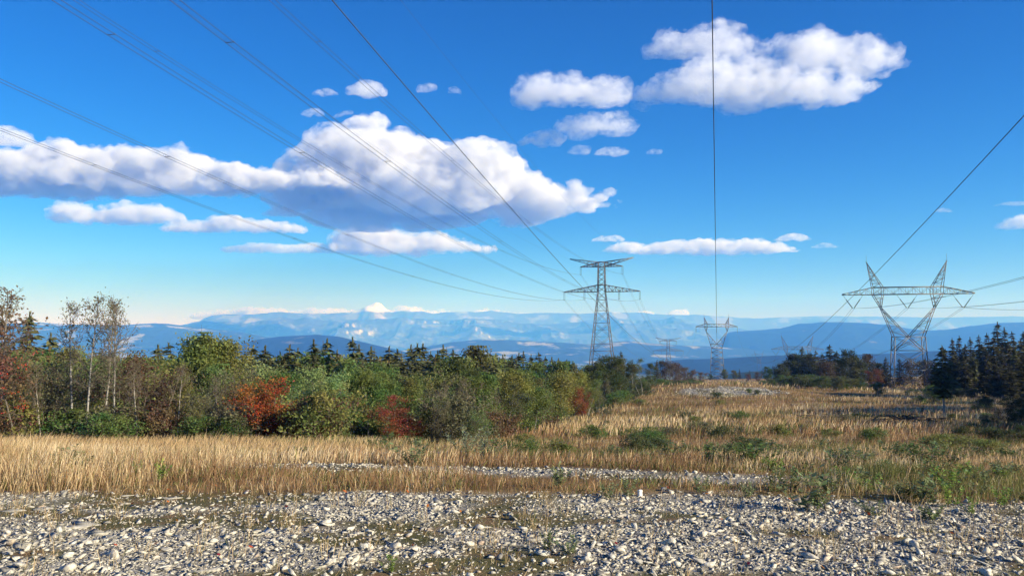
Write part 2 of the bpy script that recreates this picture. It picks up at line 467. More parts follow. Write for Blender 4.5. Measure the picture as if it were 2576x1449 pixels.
# --- the air between here and the Alps
def haze_box():
    x0, x1, y0, y1, z0, z1 = -18500, 18500, -17800, 17800, -420, 800
    v = [(x, y, z) for z in (z0, z1) for y in (y0, y1) for x in (x0, x1)]
    f = np.array([(0, 2, 3, 1), (4, 5, 7, 6), (0, 1, 5, 4), (2, 6, 7, 3), (0, 4, 6, 2), (1, 3, 7, 5)])
    m = NT('haze')
    pv = m.node('VolumePrincipled')
    pv.inputs['Color'].default_value = (0.075, 0.30, 1.0, 1)
    pv.inputs['Density'].default_value = 0.00018
    pv.inputs['Anisotropy'].default_value = 0.0
    pv.inputs['Absorption Color'].default_value = (1, 1, 1, 1)
    m.link(pv.outputs[0], m.out.inputs['Volume'])
    return add('haze', make_mesh('haze', v, f, m.m), kind='stuff', label='pale blue haze in the air over the valley', cat='haze')
haze_box()
# ------------------------------------------------------------------ clouds: closed fluffy bodies filled with scattering droplets
_cloud_mats = {}
def cloud_material(density):
    if density not in _cloud_mats:
        m = NT('cloud')
        pv = m.node('VolumeScatter')
        pv.inputs['Color'].default_value = (0.934, 0.934, 0.936, 1)
        pv.inputs['Density'].default_value = density
        pv.inputs['Anisotropy'].default_value = 0.1
        m.link(pv.outputs[0], m.out.inputs['Volume'])
        _cloud_mats[density] = m.m
    return _cloud_mats[density]

def wisp_material(density, size, seed, lo=0.43, hi=0.66):
    """torn, thinning fringe of a cloud: droplets gathered in fractal shreds"""
    m = NT('cloud_fringe')
    mp = m.node('Mapping'); m.link(m.pos(), mp.inputs['Vector'])
    mp.inputs['Scale'].default_value = (1 / size, 1 / size, 1.35 / size); mp.inputs['Location'].default_value = (seed * 3.1, seed * 1.7, seed * 0.9)
    n = m.noise(1.0, 5.0, mp.outputs[0], 0.62)
    mr = m.node('MapRange'); m.link(n, mr.inputs[0]); mr.inputs[1].default_value = lo; mr.inputs[2].default_value = hi; mr.inputs[3].default_value = 0.0; mr.inputs[4].default_value = density
    pv = m.node('VolumeScatter'); pv.inputs['Color'].default_value = (0.934, 0.934, 0.936, 1); pv.inputs['Anisotropy'].default_value = 0.1
    m.link(mr.outputs[0], pv.inputs['Density']); m.link(pv.outputs[0], m.out.inputs['Volume'])
    return m.m

def sphere_grid(n=10):
    v = [(0, 0, 1)]
    for i in range(1, n):
        a = math.pi * i / n
        for j in range(2 * n):
            b = math.pi * j / n
            v.append((math.sin(a) * math.cos(b), math.sin(a) * math.sin(b), math.cos(a)))
    v.append((0, 0, -1)); f = []; L = 2 * n
    for j in range(L): f.append((0, 1 + j, 1 + (j + 1) % L))
    for i in range(n - 2):
        for j in range(L):
            a = 1 + i * L + j; b = 1 + i * L + (j + 1) % L
            f += [(a, a + L, b + L), (a, b + L, b)]
    e = len(v) - 1
    for j in range(L): f.append((e, e - L + (j + 1) % L, e - L + j))
    return np.array(v), np.array(f)
SPH_V, SPH_F = sphere_grid(6)

def cloud(label, dist, base_y, cols, density=0.012, depth=0.7, seed=0, fluff=1.0, vox=None, group=None, sub=1.0, core=0.86):
    """cols: (px, top_y) points of the cloud's upper outline from left to right; base_y: row of its flat base"""
    rng = np.random.default_rng(seed + 100)
    px = np.array([c[0] for c in cols], float); ty = np.array([c[1] for c in cols], float)
    by = np.interp(px, [b[0] for b in base_y], [b[1] for b in base_y]) if isinstance(base_y, list) else np.full(len(px), float(base_y))
    u = dist / FPX
    width = (px[-1] - px[0]); hmax = float((by - ty).max())
    puffs = []
    n = max(8, int(width / max(hmax, 12) * 15 * sub))
    for k in range(n):
        p = rng.uniform(px[0], px[-1])
        t = np.interp(p, px, ty); b = np.interp(p, px, by); h = b - t
        r = np.clip(h * rng.uniform(0.20, 0.42), 2.5, None)
        y = rng.uniform(t + r, max(b - r * 0.45, t + r + 0.5))
        puffs.append((p, y, r, rng.uniform(-1, 1) * depth * hmax))
    for k in range(int(n * 2.2)):
        p = rng.uniform(px[0], px[-1]); t = np.interp(p, px, ty); b = np.interp(p, px, by); h = b - t
        r = np.clip(h * rng.uniform(0.09, 0.20), 2.0, None)
        y = t + r * rng.uniform(0.7, 1.4) + (h * 0.5 * rng.random() ** 2)
        puffs.append((p, y, r, rng.uniform(-0.8, 0.8) * depth * hmax))
    for p in np.arange(px[0] + 4, px[-1] - 3, max(hmax * 0.10, 7.0)):      # an unbroken core
        t = np.interp(p, px, ty); b = np.interp(p, px, by); r = max((b - t) * 0.42, 3.0)
        puffs.append((p, b - r * 0.9 + rng.uniform(-0.2, 0.1) * r, r, rng.uniform(-0.4, 0.4) * depth * hmax))
    origin = at((px[0] + px[-1]) / 2, float(by.mean()), dist)
    hm = hmax * u
    he = min(hmax, 105.0) * u
    def body(scale, vsize, f_big, f_med, f_bil, sd, dens, name, flat=0.22, dropout=0.0):
        V = []; F = []; o = 0
        for (p, y, r, dz) in puffs:
            if rng.random() < dropout: continue
            c = at(p, y, dist) + np.array([0, dz * u, 0]) - origin
            s = np.array([1.6, 1.2, 0.72]) * r * u * scale
            V.append(SPH_V * s + c); F.append(SPH_F + o); o += len(SPH_V)
        me0 = make_mesh('cloud_raw', np.concatenate(V), np.concatenate(F))
        tmp = bpy.data.objects.new('cloud_raw', me0); COL.objects.link(tmp)
        rm = tmp.modifiers.new('r', 'REMESH'); rm.mode = 'VOXEL'
        rm.voxel_size = vsize
        dg = bpy.context.evaluated_depsgraph_get()
        me = bpy.data.meshes.new_from_object(tmp.evaluated_get(dg))
        bpy.data.objects.remove(tmp); bpy.data.meshes.remove(me0)
        me.name = name
        nv = len(me.vertices)
        co = np.zeros(nv * 3, np.float32); me.vertices.foreach_get('co', co); co = co.reshape(-1, 3).astype(float)
        no = np.zeros(nv * 3, np.float32); me.vertex_normals.foreach_get('vector', no); no = no.reshape(-1, 3).astype(float)
        q = co + origin
        big = fbm(q / (he * 0.5), 2, sd + 1); med = fbm(q / (he * 0.15), 3, sd + 2, 0.7)
        billow = 1 - np.abs(fbm(q / (he * 0.22), 3, sd + 4, 0.6)) * 2.2
        d = he * fluff * (f_big * big + f_med * med + f_bil * (billow - 0.3))
        up = 0.45 + 0.55 * smooth(-0.4, 0.3, no[:, 2])
        co = co + no * (d * up)[:, None]
        zb = np.interp(co[:, 0] / u + (px[0] + px[-1]) / 2, px, (by.mean() - by)) * u - 0.06 * hm
        zb = zb + 0.05 * hm * fbm(np.stack([co[:, 0], co[:, 1], co[:, 0] * 0], 1) / (hm * 0.35), 3, sd + 6)
        low = co[:, 2] < zb
        co[low, 2] = zb[low] + (co[low, 2] - zb[low]) * flat
        me.vertices.foreach_set('co', co.astype(np.float32).ravel())
        me.materials.clear(); me.materials.append(dens if isinstance(dens, bpy.types.Material) else cloud_material(dens)); me.update()
        return me
    vs = vox if vox else max(width / 130.0, 3.9) * u
    small = width <= 110 and not vox
    o = add('cloud', body(1.12 if small else core, vs, 0.10, 0.12, 0.05, seed, wisp_material(density * 1.1, he * 0.8, seed, 0.38, 0.68) if small else density * 0.36, 'cloud'), loc=tuple(origin), label=label, cat='cloud', group=group)
    if width > 110 and not vox:
        add('fringe', body(1.24, vs * 1.6, 0.16, 0.14, 0.05, seed + 50, wisp_material(density * 0.8, he * 0.42, seed), 'fringe', 0.6, 0.0), parent=o)
    return o

cloud('broad grey-bottomed cloud reaching in from the left edge', 7800, [(-120, 480), (80, 484), (300, 492), (560, 490)],
      [(-120, 380), (-60, 360), (20, 372), (60, 364), (110, 362), (180, 358), (215, 366), (245, 384), (270, 384), (300, 372), (360, 374), (410, 390), (440, 388), (452, 366), (475, 370), (500, 395), (520, 440), (560, 478)], 0.016, seed=1)
cloud('small thin cloud at the left edge above the broad grey one', 7800, 366, [(-60, 330), (-10, 318), (30, 316), (55, 330), (80, 356)], 0.010, seed=2)
cloud('bright white cumulus row joining the two biggest clouds', 7400, [(500, 488), (700, 480), (860, 470)],
      [(500, 470), (530, 430), (560, 415), (590, 402), (615, 420), (650, 424), (700, 428), (740, 440), (790, 432), (830, 424), (862, 446)], 0.024, seed=3)
cloud('largest cloud, grey with a domed top, crossed by the power lines', 8200, [(740, 540), (900, 548), (1150, 548), (1400, 538), (1580, 514)],
      [(740, 500), (760, 400), (800, 384), (840, 372), (870, 330), (905, 304), (945, 304), (965, 345), (985, 324), (1040, 326), (1075, 345), (1110, 380), (1150, 372), (1200, 376), (1240, 392), (1280, 415), (1310, 436), (1370, 446), (1410, 472), (1460, 482), (1520, 492), (1580, 510)], 0.016, seed=4)
cloud('thin low cloud bar beneath the left cloud', 10500, 560, [(130, 545), (170, 506), (215, 512), (240, 530), (262, 524), (300, 514), (335, 508), (365, 516), (400, 516), (440, 528), (466, 548)], 0.012, seed=5)
cloud('long flat cloud bar with a bright middle', 11000, 584, [(410, 574), (440, 560), (480, 556), (520, 554), (550, 546), (580, 540), (620, 550), (660, 552), (700, 558), (740, 562), (775, 576)], 0.014, seed=6)
cloud('rippled cloud bank below the largest cloud', 11500, [(840, 636), (960, 642), (1120, 632), (1250, 634)],
      [(840, 618), (862, 598), (880, 564), (930, 560), (975, 572), (1000, 582), (1060, 588), (1110, 584), (1160, 598), (1200, 614), (1250, 622)], 0.012, seed=7)
cloud('thin streak of cloud trailing left from the rippled bank', 11500, 636, [(560, 622), (640, 610), (720, 614), (800, 610), (858, 620)], 0.011, seed=32, sub=1.5)
cloud('small cloud tucked left of the largest cloud base', 8000, 544, [(655, 540), (690, 522), (725, 518), (755, 528), (772, 540)], 0.014, seed=8)
cloud('upper streak of the high cloud right of centre', 4700, [(1625, 144), (1800, 146), (2040, 136)],
      [(1625, 128), (1650, 100), (1690, 88), (1740, 74), (1790, 62), (1830, 64), (1850, 96), (1900, 112), (1960, 98), (2040, 80)], 0.0082, seed=9, core=0.62)
cloud('lower lobe of the high cloud right of centre', 4700, [(1580, 250), (1760, 266), (1950, 270), (2170, 250)],
      [(1580, 245), (1625, 218), (1650, 206), (1680, 224), (1710, 176), (1770, 160), (1840, 152), (1900, 150), (1950, 160), (1990, 168), (2030, 176), (2060, 206), (2110, 196), (2145, 186), (2165, 215), (2172, 245)], 0.0105, seed=10, core=0.74)
cloud('rounded end of the high cloud pointing right', 4750, 178, [(1985, 150), (2010, 100), (2050, 76), (2100, 84), (2150, 104), (2200, 116), (2240, 116), (2262, 140), (2258, 170)], 0.0098, seed=31, core=0.74)
cloud('double-humped cloud left of the high cloud', 6300, 264, [(1305, 236), (1340, 190), (1370, 182), (1395, 200), (1410, 196), (1450, 190), (1490, 196), (1540, 204), (1565, 228)], 0.009, seed=11, core=0.66)
cloud('small cloud hanging below the double-humped one', 6600, 338, [(1395, 330), (1430, 292), (1470, 284), (1510, 290), (1545, 282), (1580, 284), (1600, 300), (1570, 332)], 0.007, seed=12, core=0.5)
cloud('small leaf-shaped cloud right of the earth wire', 6700, 366, [(1305, 352), (1340, 338), (1375, 326), (1400, 330), (1410, 350)], 0.010, seed=13)
cloud('small flat cloud, lower of the loose ones', 6900, 392, [(1495, 384), (1520, 370), (1550, 368), (1578, 380)], 0.009, seed=14)
cloud('tiny faint cloud beside the leaf-shaped one', 6900, 388, [(1428, 380), (1450, 364), (1470, 364), (1480, 378)], 0.006, seed=15)
cloud('tiny cloud at the end of the loose row', 6900, 388, [(1625, 384), (1640, 374), (1662, 376)], 0.007, seed=16)
cloud('small cloud at the shoulder of the largest cloud', 7600, 370, [(1188, 366), (1205, 352), (1235, 350), (1254, 364)], 0.009, seed=17)
cloud('puffy little cloud behind the third power line', 7000, 240, [(868, 234), (890, 214), (920, 197), (945, 204), (968, 232)], 0.011, seed=18)
cloud('little ragged cloud left of the puffy one', 7000, 240, [(785, 234), (800, 226), (830, 222), (852, 236)], 0.009, seed=19)
cloud('little cloud between the puffy one and the thick cable', 7000, 292, [(755, 288), (775, 276), (800, 272), (815, 288)], 0.009, seed=20)
cloud('little tilted cloud above the largest cloud', 7000, [(840, 298), (888, 286)], [(838, 294), (855, 284), (880, 276), (890, 284)], 0.008, seed=21)
cloud('little wisp of cloud right of the thick cable', 7000, 232, [(1045, 228), (1060, 214), (1085, 208), (1097, 224)], 0.007, seed=22)
cloud('little wisp of cloud left of the earth wire', 7000, 236, [(1128, 230), (1142, 216), (1162, 228)], 0.006, seed=23)
cloud('long flat cloud over the pylon with the straight overhead cable', 11500, [(1515, 634), (1620, 640), (1800, 640), (2000, 634)],
      [(1515, 628), (1550, 612), (1590, 606), (1620, 618), (1650, 610), (1690, 602), (1730, 606), (1770, 598), (1810, 600), (1850, 606), (1890, 598), (1920, 604), (1960, 612), (2010, 630)], 0.014, seed=24)
cloud('flat tail of cloud left of the straight overhead cable', 11500, 608, [(1486, 604), (1515, 592), (1550, 590), (1572, 602)], 0.010, seed=25)
cloud('flat tail of cloud right of the straight overhead cable', 11500, 606, [(1945, 604), (1975, 588), (2005, 584), (2032, 594), (2040, 602)], 0.009, seed=26)
cloud('faint flat scrap of cloud', 11500, 624, [(2042, 620), (2075, 608), (2108, 618)], 0.005, seed=27)
cloud('grey cloud at the right edge', 9000, 574, [(2510, 566), (2545, 546), (2580, 536), (2640, 530), (2700, 560)], 0.008, seed=28)
cloud('thin streak of cloud at the right edge', 9000, 518, [(2500, 515), (2540, 506), (2600, 506), (2640, 514)], 0.004, seed=29)
cloud('tiny cloud beside the slanting right cable', 9000, 534, [(2352, 530), (2372, 521), (2396, 530)], 0.006, seed=30)
# low cumulus over the Alps, far behind the haze
cloud('dazzling white cumulus beside the left pylon over the Alps', 25000, [(1655, 803), (1726, 803)], [(1655, 800), (1668, 788), (1682, 788), (1694, 778), (1710, 776), (1724, 776), (1727, 796)], 0.016, seed=40, vox=40)
cloud('white cumulus just right of the left pylon over the Alps', 25000, 800, [(1604, 796), (1608, 782), (1624, 779), (1640, 782), (1645, 796)], 0.016, seed=41, vox=40)
cloud('low cloud bank along the Alps left of the left pylon', 28000, [(470, 806), (1500, 808)],
      [(470, 800), (520, 782), (600, 776), (640, 770), (665, 768), (690, 774), (760, 780), (800, 771), (860, 776), (900, 778), (985, 776), (1010, 768), (1040, 766), (1066, 776), (1110, 778), (1125, 777), (1160, 786), (1210, 776), (1228, 772), (1240, 778), (1300, 786), (1390, 786), (1460, 792), (1500, 798)], 0.012, seed=42, vox=64, depth=2.0)
cloud('low cloud bank along the mountains right of the left pylon', 28000, [(1540, 812), (2600, 812)],
      [(1540, 800), (1600, 800), (1700, 800), (1780, 804), (1900, 808), (2010, 802), (2060, 797), (2100, 800), (2160, 800), (2230, 804), (2300, 800), (2370, 806), (2440, 804), (2520, 800), (2600, 804)], 0.012, seed=43, vox=64, depth=2.0)
# ------------------------------------------------------------------ power lines
def metal(name, col, rough=0.55, metallic=0.25):
    m = NT(name); P = m.pos(); n = m.noise(1.3, 4, P, 0.6)
    c = m.mix(m.ramp(n, [(0.35, 0.0), (0.7, 1.0)]), col, tuple(min(1, k * 1.45) for k in col))
    b = m.diffuse(c, rough, 0.3); b.inputs['Metallic'].default_value = metallic
    return m.m
MAT_STEEL = metal('galvanised_steel', (0.105, 0.11, 0.115))
MAT_WIRE = metal('aluminium_cable', (0.055, 0.060, 0.072), 0.6, 0.2)
MAT_GLASS = metal('insulator_glass', (0.10, 0.16, 0.15), 0.3, 0.0)

def lerp(a, b, t): return np.asarray(a, float) * (1 - t) + np.asarray(b, float) * t
def panel(mb, a0, a1, b0, b1, n, w, kind='x', rings=True):
    """lacing between chord a0-a1 and chord b0-b1"""
    for i in range(n):
        t0, t1 = i / n, (i + 1) / n
        p0, p1, q0, q1 = lerp(a0, a1, t0), lerp(a0, a1, t1), lerp(b0, b1, t0), lerp(b0, b1, t1)
        if kind == 'x':
            mb.bar(p0, q1, w); mb.bar(q0, p1, w)
        elif kind == 'z':
            mb.bar(p0, q1, w) if i % 2 == 0 else mb.bar(q0, p1, w)
        if rings: mb.bar(p1, q1, w)
def insulator(pts, r=0.13, discs=14):
    mb = MB(); a, b = np.asarray(pts[0], float), np.asarray(pts[1], float)
    P_, R_ = [], []
    for i in range(discs * 2 + 1):
        t = i / (discs * 2); P_.append(lerp(a, b, t)); R_.append(r if i % 2 else r * 0.35)
    mb.tube(P_, R_, 6)
    return mb

def tower_base(root, top_z, top_hw, base_z, base_hw, nseg, leg_w, br_w, depth=1.0):
    """four legs and the lacing of a square lattice mast, local coordinates"""
    def cor(sx, sy, t):
        h = top_hw + (base_hw - top_hw) * t
        return np.array([sx * h, sy * h * depth, top_z + (base_z - top_z) * t])
    for sx, sy in ((-1, -1), (1, -1), (1, 1), (-1, 1)):
        mb = MB(); mb.bar(cor(sx, sy, 0), cor(sx, sy, 1), leg_w)
        add('leg', mb.mesh('leg', MAT_STEEL), root)
    mb = MB()
    ts = np.linspace(0, 1, nseg + 1) ** 1.25
    cs = [(-1, -1), (1, -1), (1, 1), (-1, 1)]
    for k in range(4):
        (ax, ay), (bx, by) = cs[k], cs[(k + 1) % 4]
        for i in range(nseg):
            t0, t1 = ts[i], ts[i + 1]
            mb.bar(cor(ax, ay, t0), cor(bx, by, t1), br_w); mb.bar(cor(bx, by, t0), cor(ax, ay, t1), br_w)
            tm = (t0 + t1) / 2
            mb.bar(cor(ax, ay, t1), cor(bx, by, t1), br_w)
            mid = (cor(ax, ay, t0) + cor(bx, by, t1)) / 2
            if i > nseg // 3:
                mb.bar(cor(ax, ay, tm), mid, br_w * 0.8); mb.bar(cor(bx, by, tm), mid, br_w * 0.8)
    add('bracing', mb.mesh('bracing', MAT_STEEL), root)

def truss_arm(zb, zt, hd, x0, x1, taper_from, n, cw, bw):
    """box girder from x0 (root) to x1 (tip): bottom chord level, top chord sinking to it beyond taper_from"""
    mb = MB(); L = MB()
    xs = np.linspace(x0, x1, n + 1)
    def top(x):
        k = 0 if abs(x) <= abs(taper_from) else (abs(x) - abs(taper_from)) / (abs(x1) - abs(taper_from) + 1e-9)
        return zt + (zb + 0.12 - zt) * min(k, 1)
    def dep(x):
        k = 0 if abs(x) <= abs(taper_from) else (abs(x) - abs(taper_from)) / (abs(x1) - abs(taper_from) + 1e-9)
        return hd * (1 - 0.85 * min(k, 1))
    for i in range(n):
        a, b = xs[i], xs[i + 1]
        for s in (-1, 1):
            mb.bar((a, s * dep(a), zb), (b, s * dep(b), zb), cw)
            mb.bar((a, s * dep(a), top(a)), (b, s * dep(b), top(b)), cw)
            if i % 2 == 0: L.bar((a, s * dep(a), zb), (b, s * dep(b), top(b)), bw)
            else: L.bar((a, s * dep(a), top(a)), (b, s * dep(b), zb), bw)
            if i: L.bar((a, s * dep(a), zb), (a, s * dep(a), top(a)), bw)
        L.bar((a, -dep(a), zb), (b, dep(b), zb), bw)
        if i: L.bar((a, -dep(a), zb), (a, dep(a), zb), bw)
    return mb, L

def double_circuit_pylon(label, X, Y, z0, rot, scale=1.0, group=None):
    """lattice mast with a wide lower arm (four strings) and a short upper arm (two strings) under two raised horns; z0 = level of the lower arm's bottom chord"""
    gz = float(ground_z(X, Y))
    root = add('power_pylon', None, loc=(X, Y, z0), label=label, cat='pylon', group=group)
    root.rotation_euler = (0, 0, -rot)
    base = gz - z0 - 0.3
    tower_base(root, 0.0, 1.43, base, 1.43 + 0.106 * (-base), 8, 0.27, 0.11)
    # slim upper mast
    for sx, sy in ((-1, -1), (1, -1), (1, 1), (-1, 1)):
        mb = MB(); mb.bar((sx * 1.43, sy * 1.43, 0), (sx * 1.2, sy * 1.2, 11.6), 0.30)
        add('mast_leg', mb.mesh('mast_leg', MAT_STEEL), root)
    mb = MB(); cs = [(-1, -1), (1, -1), (1, 1), (-1, 1)]
    for k in range(4):
        a, b = np.array(cs[k], float), np.array(cs[(k + 1) % 4], float)
        panel(mb, (*(a * 1.43), 0), (*(a * 1.2), 11.6), (*(b * 1.43), 0), (*(b * 1.2), 11.6), 6, 0.14, 'x', False)
        for z in (2.65, 9.75, 11.6):
            w = 1.43 - 0.23 * z / 11.6; mb.bar((*(a * w), z), (*(b * w), z), 0.22)
    add('mast_bracing', mb.mesh('mast_bracing', MAT_STEEL), root)
    for s in (-1, 1):
        arm, lac = truss_arm(0.0, 2.65, 1.35, s * 1.4, s * 14.8, s * 1.4, 10, 0.24, 0.12)
        o = add('lower_cross_arm', arm.mesh('lower_cross_arm', MAT_STEEL), root); add('lattice', lac.mesh('lattice', MAT_STEEL), o)
        arm, lac = truss_arm(9.75, 11.5, 1.1, s * 1.2, s * 8.2, s * 1.2, 6, 0.22, 0.11)
        o = add('upper_cross_arm', arm.mesh('upper_cross_arm', MAT_STEEL), root); add('lattice', lac.mesh('lattice', MAT_STEEL), o)
        # horn for the earth wire: rises outward from the mast head
        mb = MB()
        for d in (-1, 1):
            mb.bar((s * 1.2, d * 1.1, 11.55), (s * 12.4, 0, 13.1), 0.22)
            mb.bar((s * 1.2, d * 1.1, 9.8), (s * 12.4, 0, 12.95), 0.22)
            panel(mb, (s * 1.2, d * 1.1, 11.55), (s * 12.4, 0, 13.1), (s * 1.2, d * 1.1, 9.8), (s * 12.4, 0, 12.95), 7, 0.11, 'z', False)
        add('horn', mb.mesh('horn', MAT_STEEL), root)
        for x, z in ((14.7, 0), (6.75, 0), (8.15, 9.75)):
            mb = insulator(((s * x - 0.22, 0, z), (s * x - 0.22, 0, z - 2.95)), 0.11)
            m2 = insulator(((s * x + 0.22, 0, z), (s * x + 0.22, 0, z - 2.95)), 0.11)
            mb.put(np.concatenate(m2.v), np.concatenate(m2.f)); mb.bar((s * x - 0.3, 0, z - 2.98), (s * x + 0.3, 0, z - 2.98), 0.12)
            add('insulator', mb.mesh('insulator', MAT_GLASS), root)
    return root

def cat_head(root, zb, zt, arm, col_out, waist, waist_z, foot_hw, foot_z, apex_z, horn_x, horn_z, horn_in, spike, depth, cw, bw, vertical_horn):
    """flat-arm tower head: two inclined columns forming a window, girder across the top, two horns"""
    hd = depth
    for s in (-1, 1):
        a, l = truss_arm(zb, zt, hd, s * col_out, s * arm, s * col_out, 5, cw, bw)
        o = add('cross_arm', a.mesh('cross_arm', MAT_STEEL), root); add('lattice', l.mesh('lattice', MAT_STEEL), o)
        mb = MB()
        for d in (-1, 1):       # column: upper wedge, then the lower V leg
            y = d * hd
            po, pi = (s * col_out, y, zb), (s * horn_in, y, zb)
            w_ = (s * waist, y * 0.8, waist_z)
            mb.bar(po, w_, cw); mb.bar(pi, w_, cw)
            panel(mb, po, lerp(po, w_, 0.9), pi, lerp(pi, w_, 0.9), 3, bw, 'z')
            fo, fi = (s * foot_hw, y, foot_z), (0, y, apex_z)
            mb.bar(w_, fo, cw); mb.bar(w_, fi, cw)
            panel(mb, lerp(w_, fo, 0.12), fo, lerp(w_, fi, 0.12), fi, 5, bw, 'z')
        for t in (0.0, 0.35, 0.7, 1.0):
            p = lerp((s * waist, hd * 0.8, waist_z), (s * foot_hw, hd, foot_z), t); mb.bar(p, p * np.array([1, -1, 1]), bw)
            p = lerp((s * waist, hd * 0.8, waist_z), (0, hd, apex_z), t); mb.bar(p, p * np.array([1, -1, 1]), bw)
        add('column', mb.mesh('column', MAT_STEEL), root)
        mb = MB()
        tip = np.array((s * horn_x, 0, horn_z))
        for d in (-1, 1):
            po, pi = np.array((s * col_out, d * hd, zt)), np.array((s * horn_in, d * hd, zt))
            mb.bar(po, tip, cw * 0.9); mb.bar(pi, tip, cw * 0.9)
            panel(mb, po, lerp(po, tip, 0.93), pi, lerp(pi, tip, 0.93), 6, bw, 'z')
            mb.bar((s * col_out, d * hd, zb), po, cw * 0.8); mb.bar((s * horn_in, d * hd, zb), pi, cw * 0.8)
            mb.bar((s * col_out, d * hd, zb), pi, bw)
        mb.bar(tip - np.array((0.25, 0, 0)), tip + np.array((0.25, 0, 0)), bw * 1.2)
        add('horn', mb.mesh('horn', MAT_STEEL), root)
        mb = MB(); mb.bar(tip, tip + np.array((0, 0, spike)), bw * 0.8)
        add('spike', mb.mesh('spike', MAT_STEEL), root)
    mb = MB(); L = MB(); n = 10
    xs = np.linspace(-col_out, col_out, n + 1)
    for d in (-1, 1):
        mb.bar((-col_out, d * hd, zb), (col_out, d * hd, zb), cw); mb.bar((-col_out, d * hd, zt), (col_out, d * hd, zt), cw)
        for i in range(n):
            a, b = xs[i], xs[i + 1]
            L.bar((a, d * hd, zb if i % 2 else zt), (b, d * hd, zt if i % 2 else zb), bw); L.bar((b, d * hd, zb), (b, d * hd, zt), bw)
    for x in xs: L.bar((x, -hd, zb), (x, hd, zb), bw)
    o = add('girder', mb.mesh('girder', MAT_STEEL), root); add('lattice', L.mesh('lattice', MAT_STEEL), o)

def twin_peak_pylon(label, X, Y, zarm, rot, strings='v', group=None):
    """flat-arm single-circuit pylon with two horns; zarm = level of the arm's bottom chord above the eye"""
    gz = float(ground_z(X, Y)); root = add('power_pylon', None, loc=(X, Y, zarm), label=label, cat='pylon', group=group)
    root.rotation_euler = (0, 0, -rot)
    if strings == 'v': root.scale = (0.905, 0.95, 1.0)
    base = gz - zarm - 0.3
    if strings == 'v':
        cat_head(root, 0.0, 1.31, 12.2, 6.4, 4.95, -2.43, 2.75, -7.72, -7.7, 7.4, 6.0, 4.5, 1.25, 0.95, 0.115, 0.052, False)
        tower_base(root, -7.72, 2.75, base, 3.3, 3, 0.15, 0.075, 0.6)
        mb = MB()
        for d in (-1, 1):
            mb.bar((-2.75, d * 0.95, -7.72), (2.75, d * 0.95, -7.72), 0.1)
            mb.bar((0, d * 1.0, -7.75), (-2.75, d * 1.6, -10.2), 0.14); mb.bar((0, d * 1.0, -7.75), (2.75, d * 1.6, -10.2), 0.14)
        add('waist_brace', mb.mesh('waist_brace', MAT_STEEL), root)
        for x in (-10.1, 0.0, 10.1):
            for s in (-1, 1):
                mb = MB(); t = np.array((x + s * 1.95, 0, 0)); b = np.array((x + s * 0.12, 0, -2.48))
                mb.tube([t, lerp(t, b, 0.35)], 0.03, 4)
                ins = insulator((lerp(t, b, 0.33), b), 0.12, 12); mb.put(np.concatenate(ins.v), np.concatenate(ins.f))
                add('insulator', mb.mesh('insulator', MAT_GLASS), root)
    else:
        cat_head(root, 0.0, 1.4, 10.4, 6.1, 5.25, -2.4, 2.62, -10.9, -8.85, 6.16, 4.75, 4.4, 1.9, 0.9, 0.24, 0.12, True)
        tower_base(root, -10.9, 2.62, base, 3.7, 5, 0.26, 0.13, 0.8)
        mb = MB()
        for d in (-1, 1):
            mb.bar((-2.62, d * 0.9, -10.9), (0, d * 0.9, -8.85), 0.2); mb.bar((2.62, d * 0.9, -10.9), (0, d * 0.9, -8.85), 0.2)
            mb.bar((-2.62, d * 0.9, -10.9), (2.62, d * 0.9, -10.9), 0.2); mb.bar((-3.1, d * 0.9, -8.85), (3.1, d * 0.9, -8.85), 0.14)
        add('waist_brace', mb.mesh('waist_brace', MAT_STEEL), root)
        for x in (-10.3, 0.0, 10.3):
            add('insulator', insulator(((x, 0, 0), (x, 0, -2.95)), 0.14, 12).mesh('insulator', MAT_GLASS), root)
    return root

def col_x(px, Y): return float(ray(px, HORIZON)[0] * Y)
A1, A3, A4 = math.atan(0.2556), math.atan(0.2645), math.atan(0.270)
T1 = (col_x(1514.2, 300), 300.0, 16.0); T2 = (col_x(1680.6, 776), 776.0, -17.7)
T3 = (col_x(1802.7, 400), 400.0, 3.24)
T4 = (col_x(2284.6, 141), 141.0, 7.07); T5 = (col_x(2004.9, 347), 347.0, -7.3); T6 = (col_x(1908, 1152), 1152.0, -32.0)
double_circuit_pylon('tall lattice pylon with two stacked cross arms rising behind the wood', *T1, A1)
double_circuit_pylon('distant lattice pylon with two stacked cross arms, hazy in the valley', *T2, A1)
twin_peak_pylon('flat-armed pylon with vertical horns under the straight overhead cable', *T3, A3, 'i')
twin_peak_pylon('big flat-armed pylon with outward horns standing before the right-hand spruces', *T4, A4, 'v')
twin_peak_pylon('flat-armed pylon with outward horns half hidden by conifers', *T5, A4, 'v')
twin_peak_pylon('farthest flat-armed pylon, tiny in the hazy valley', *T6, A4, 'v')

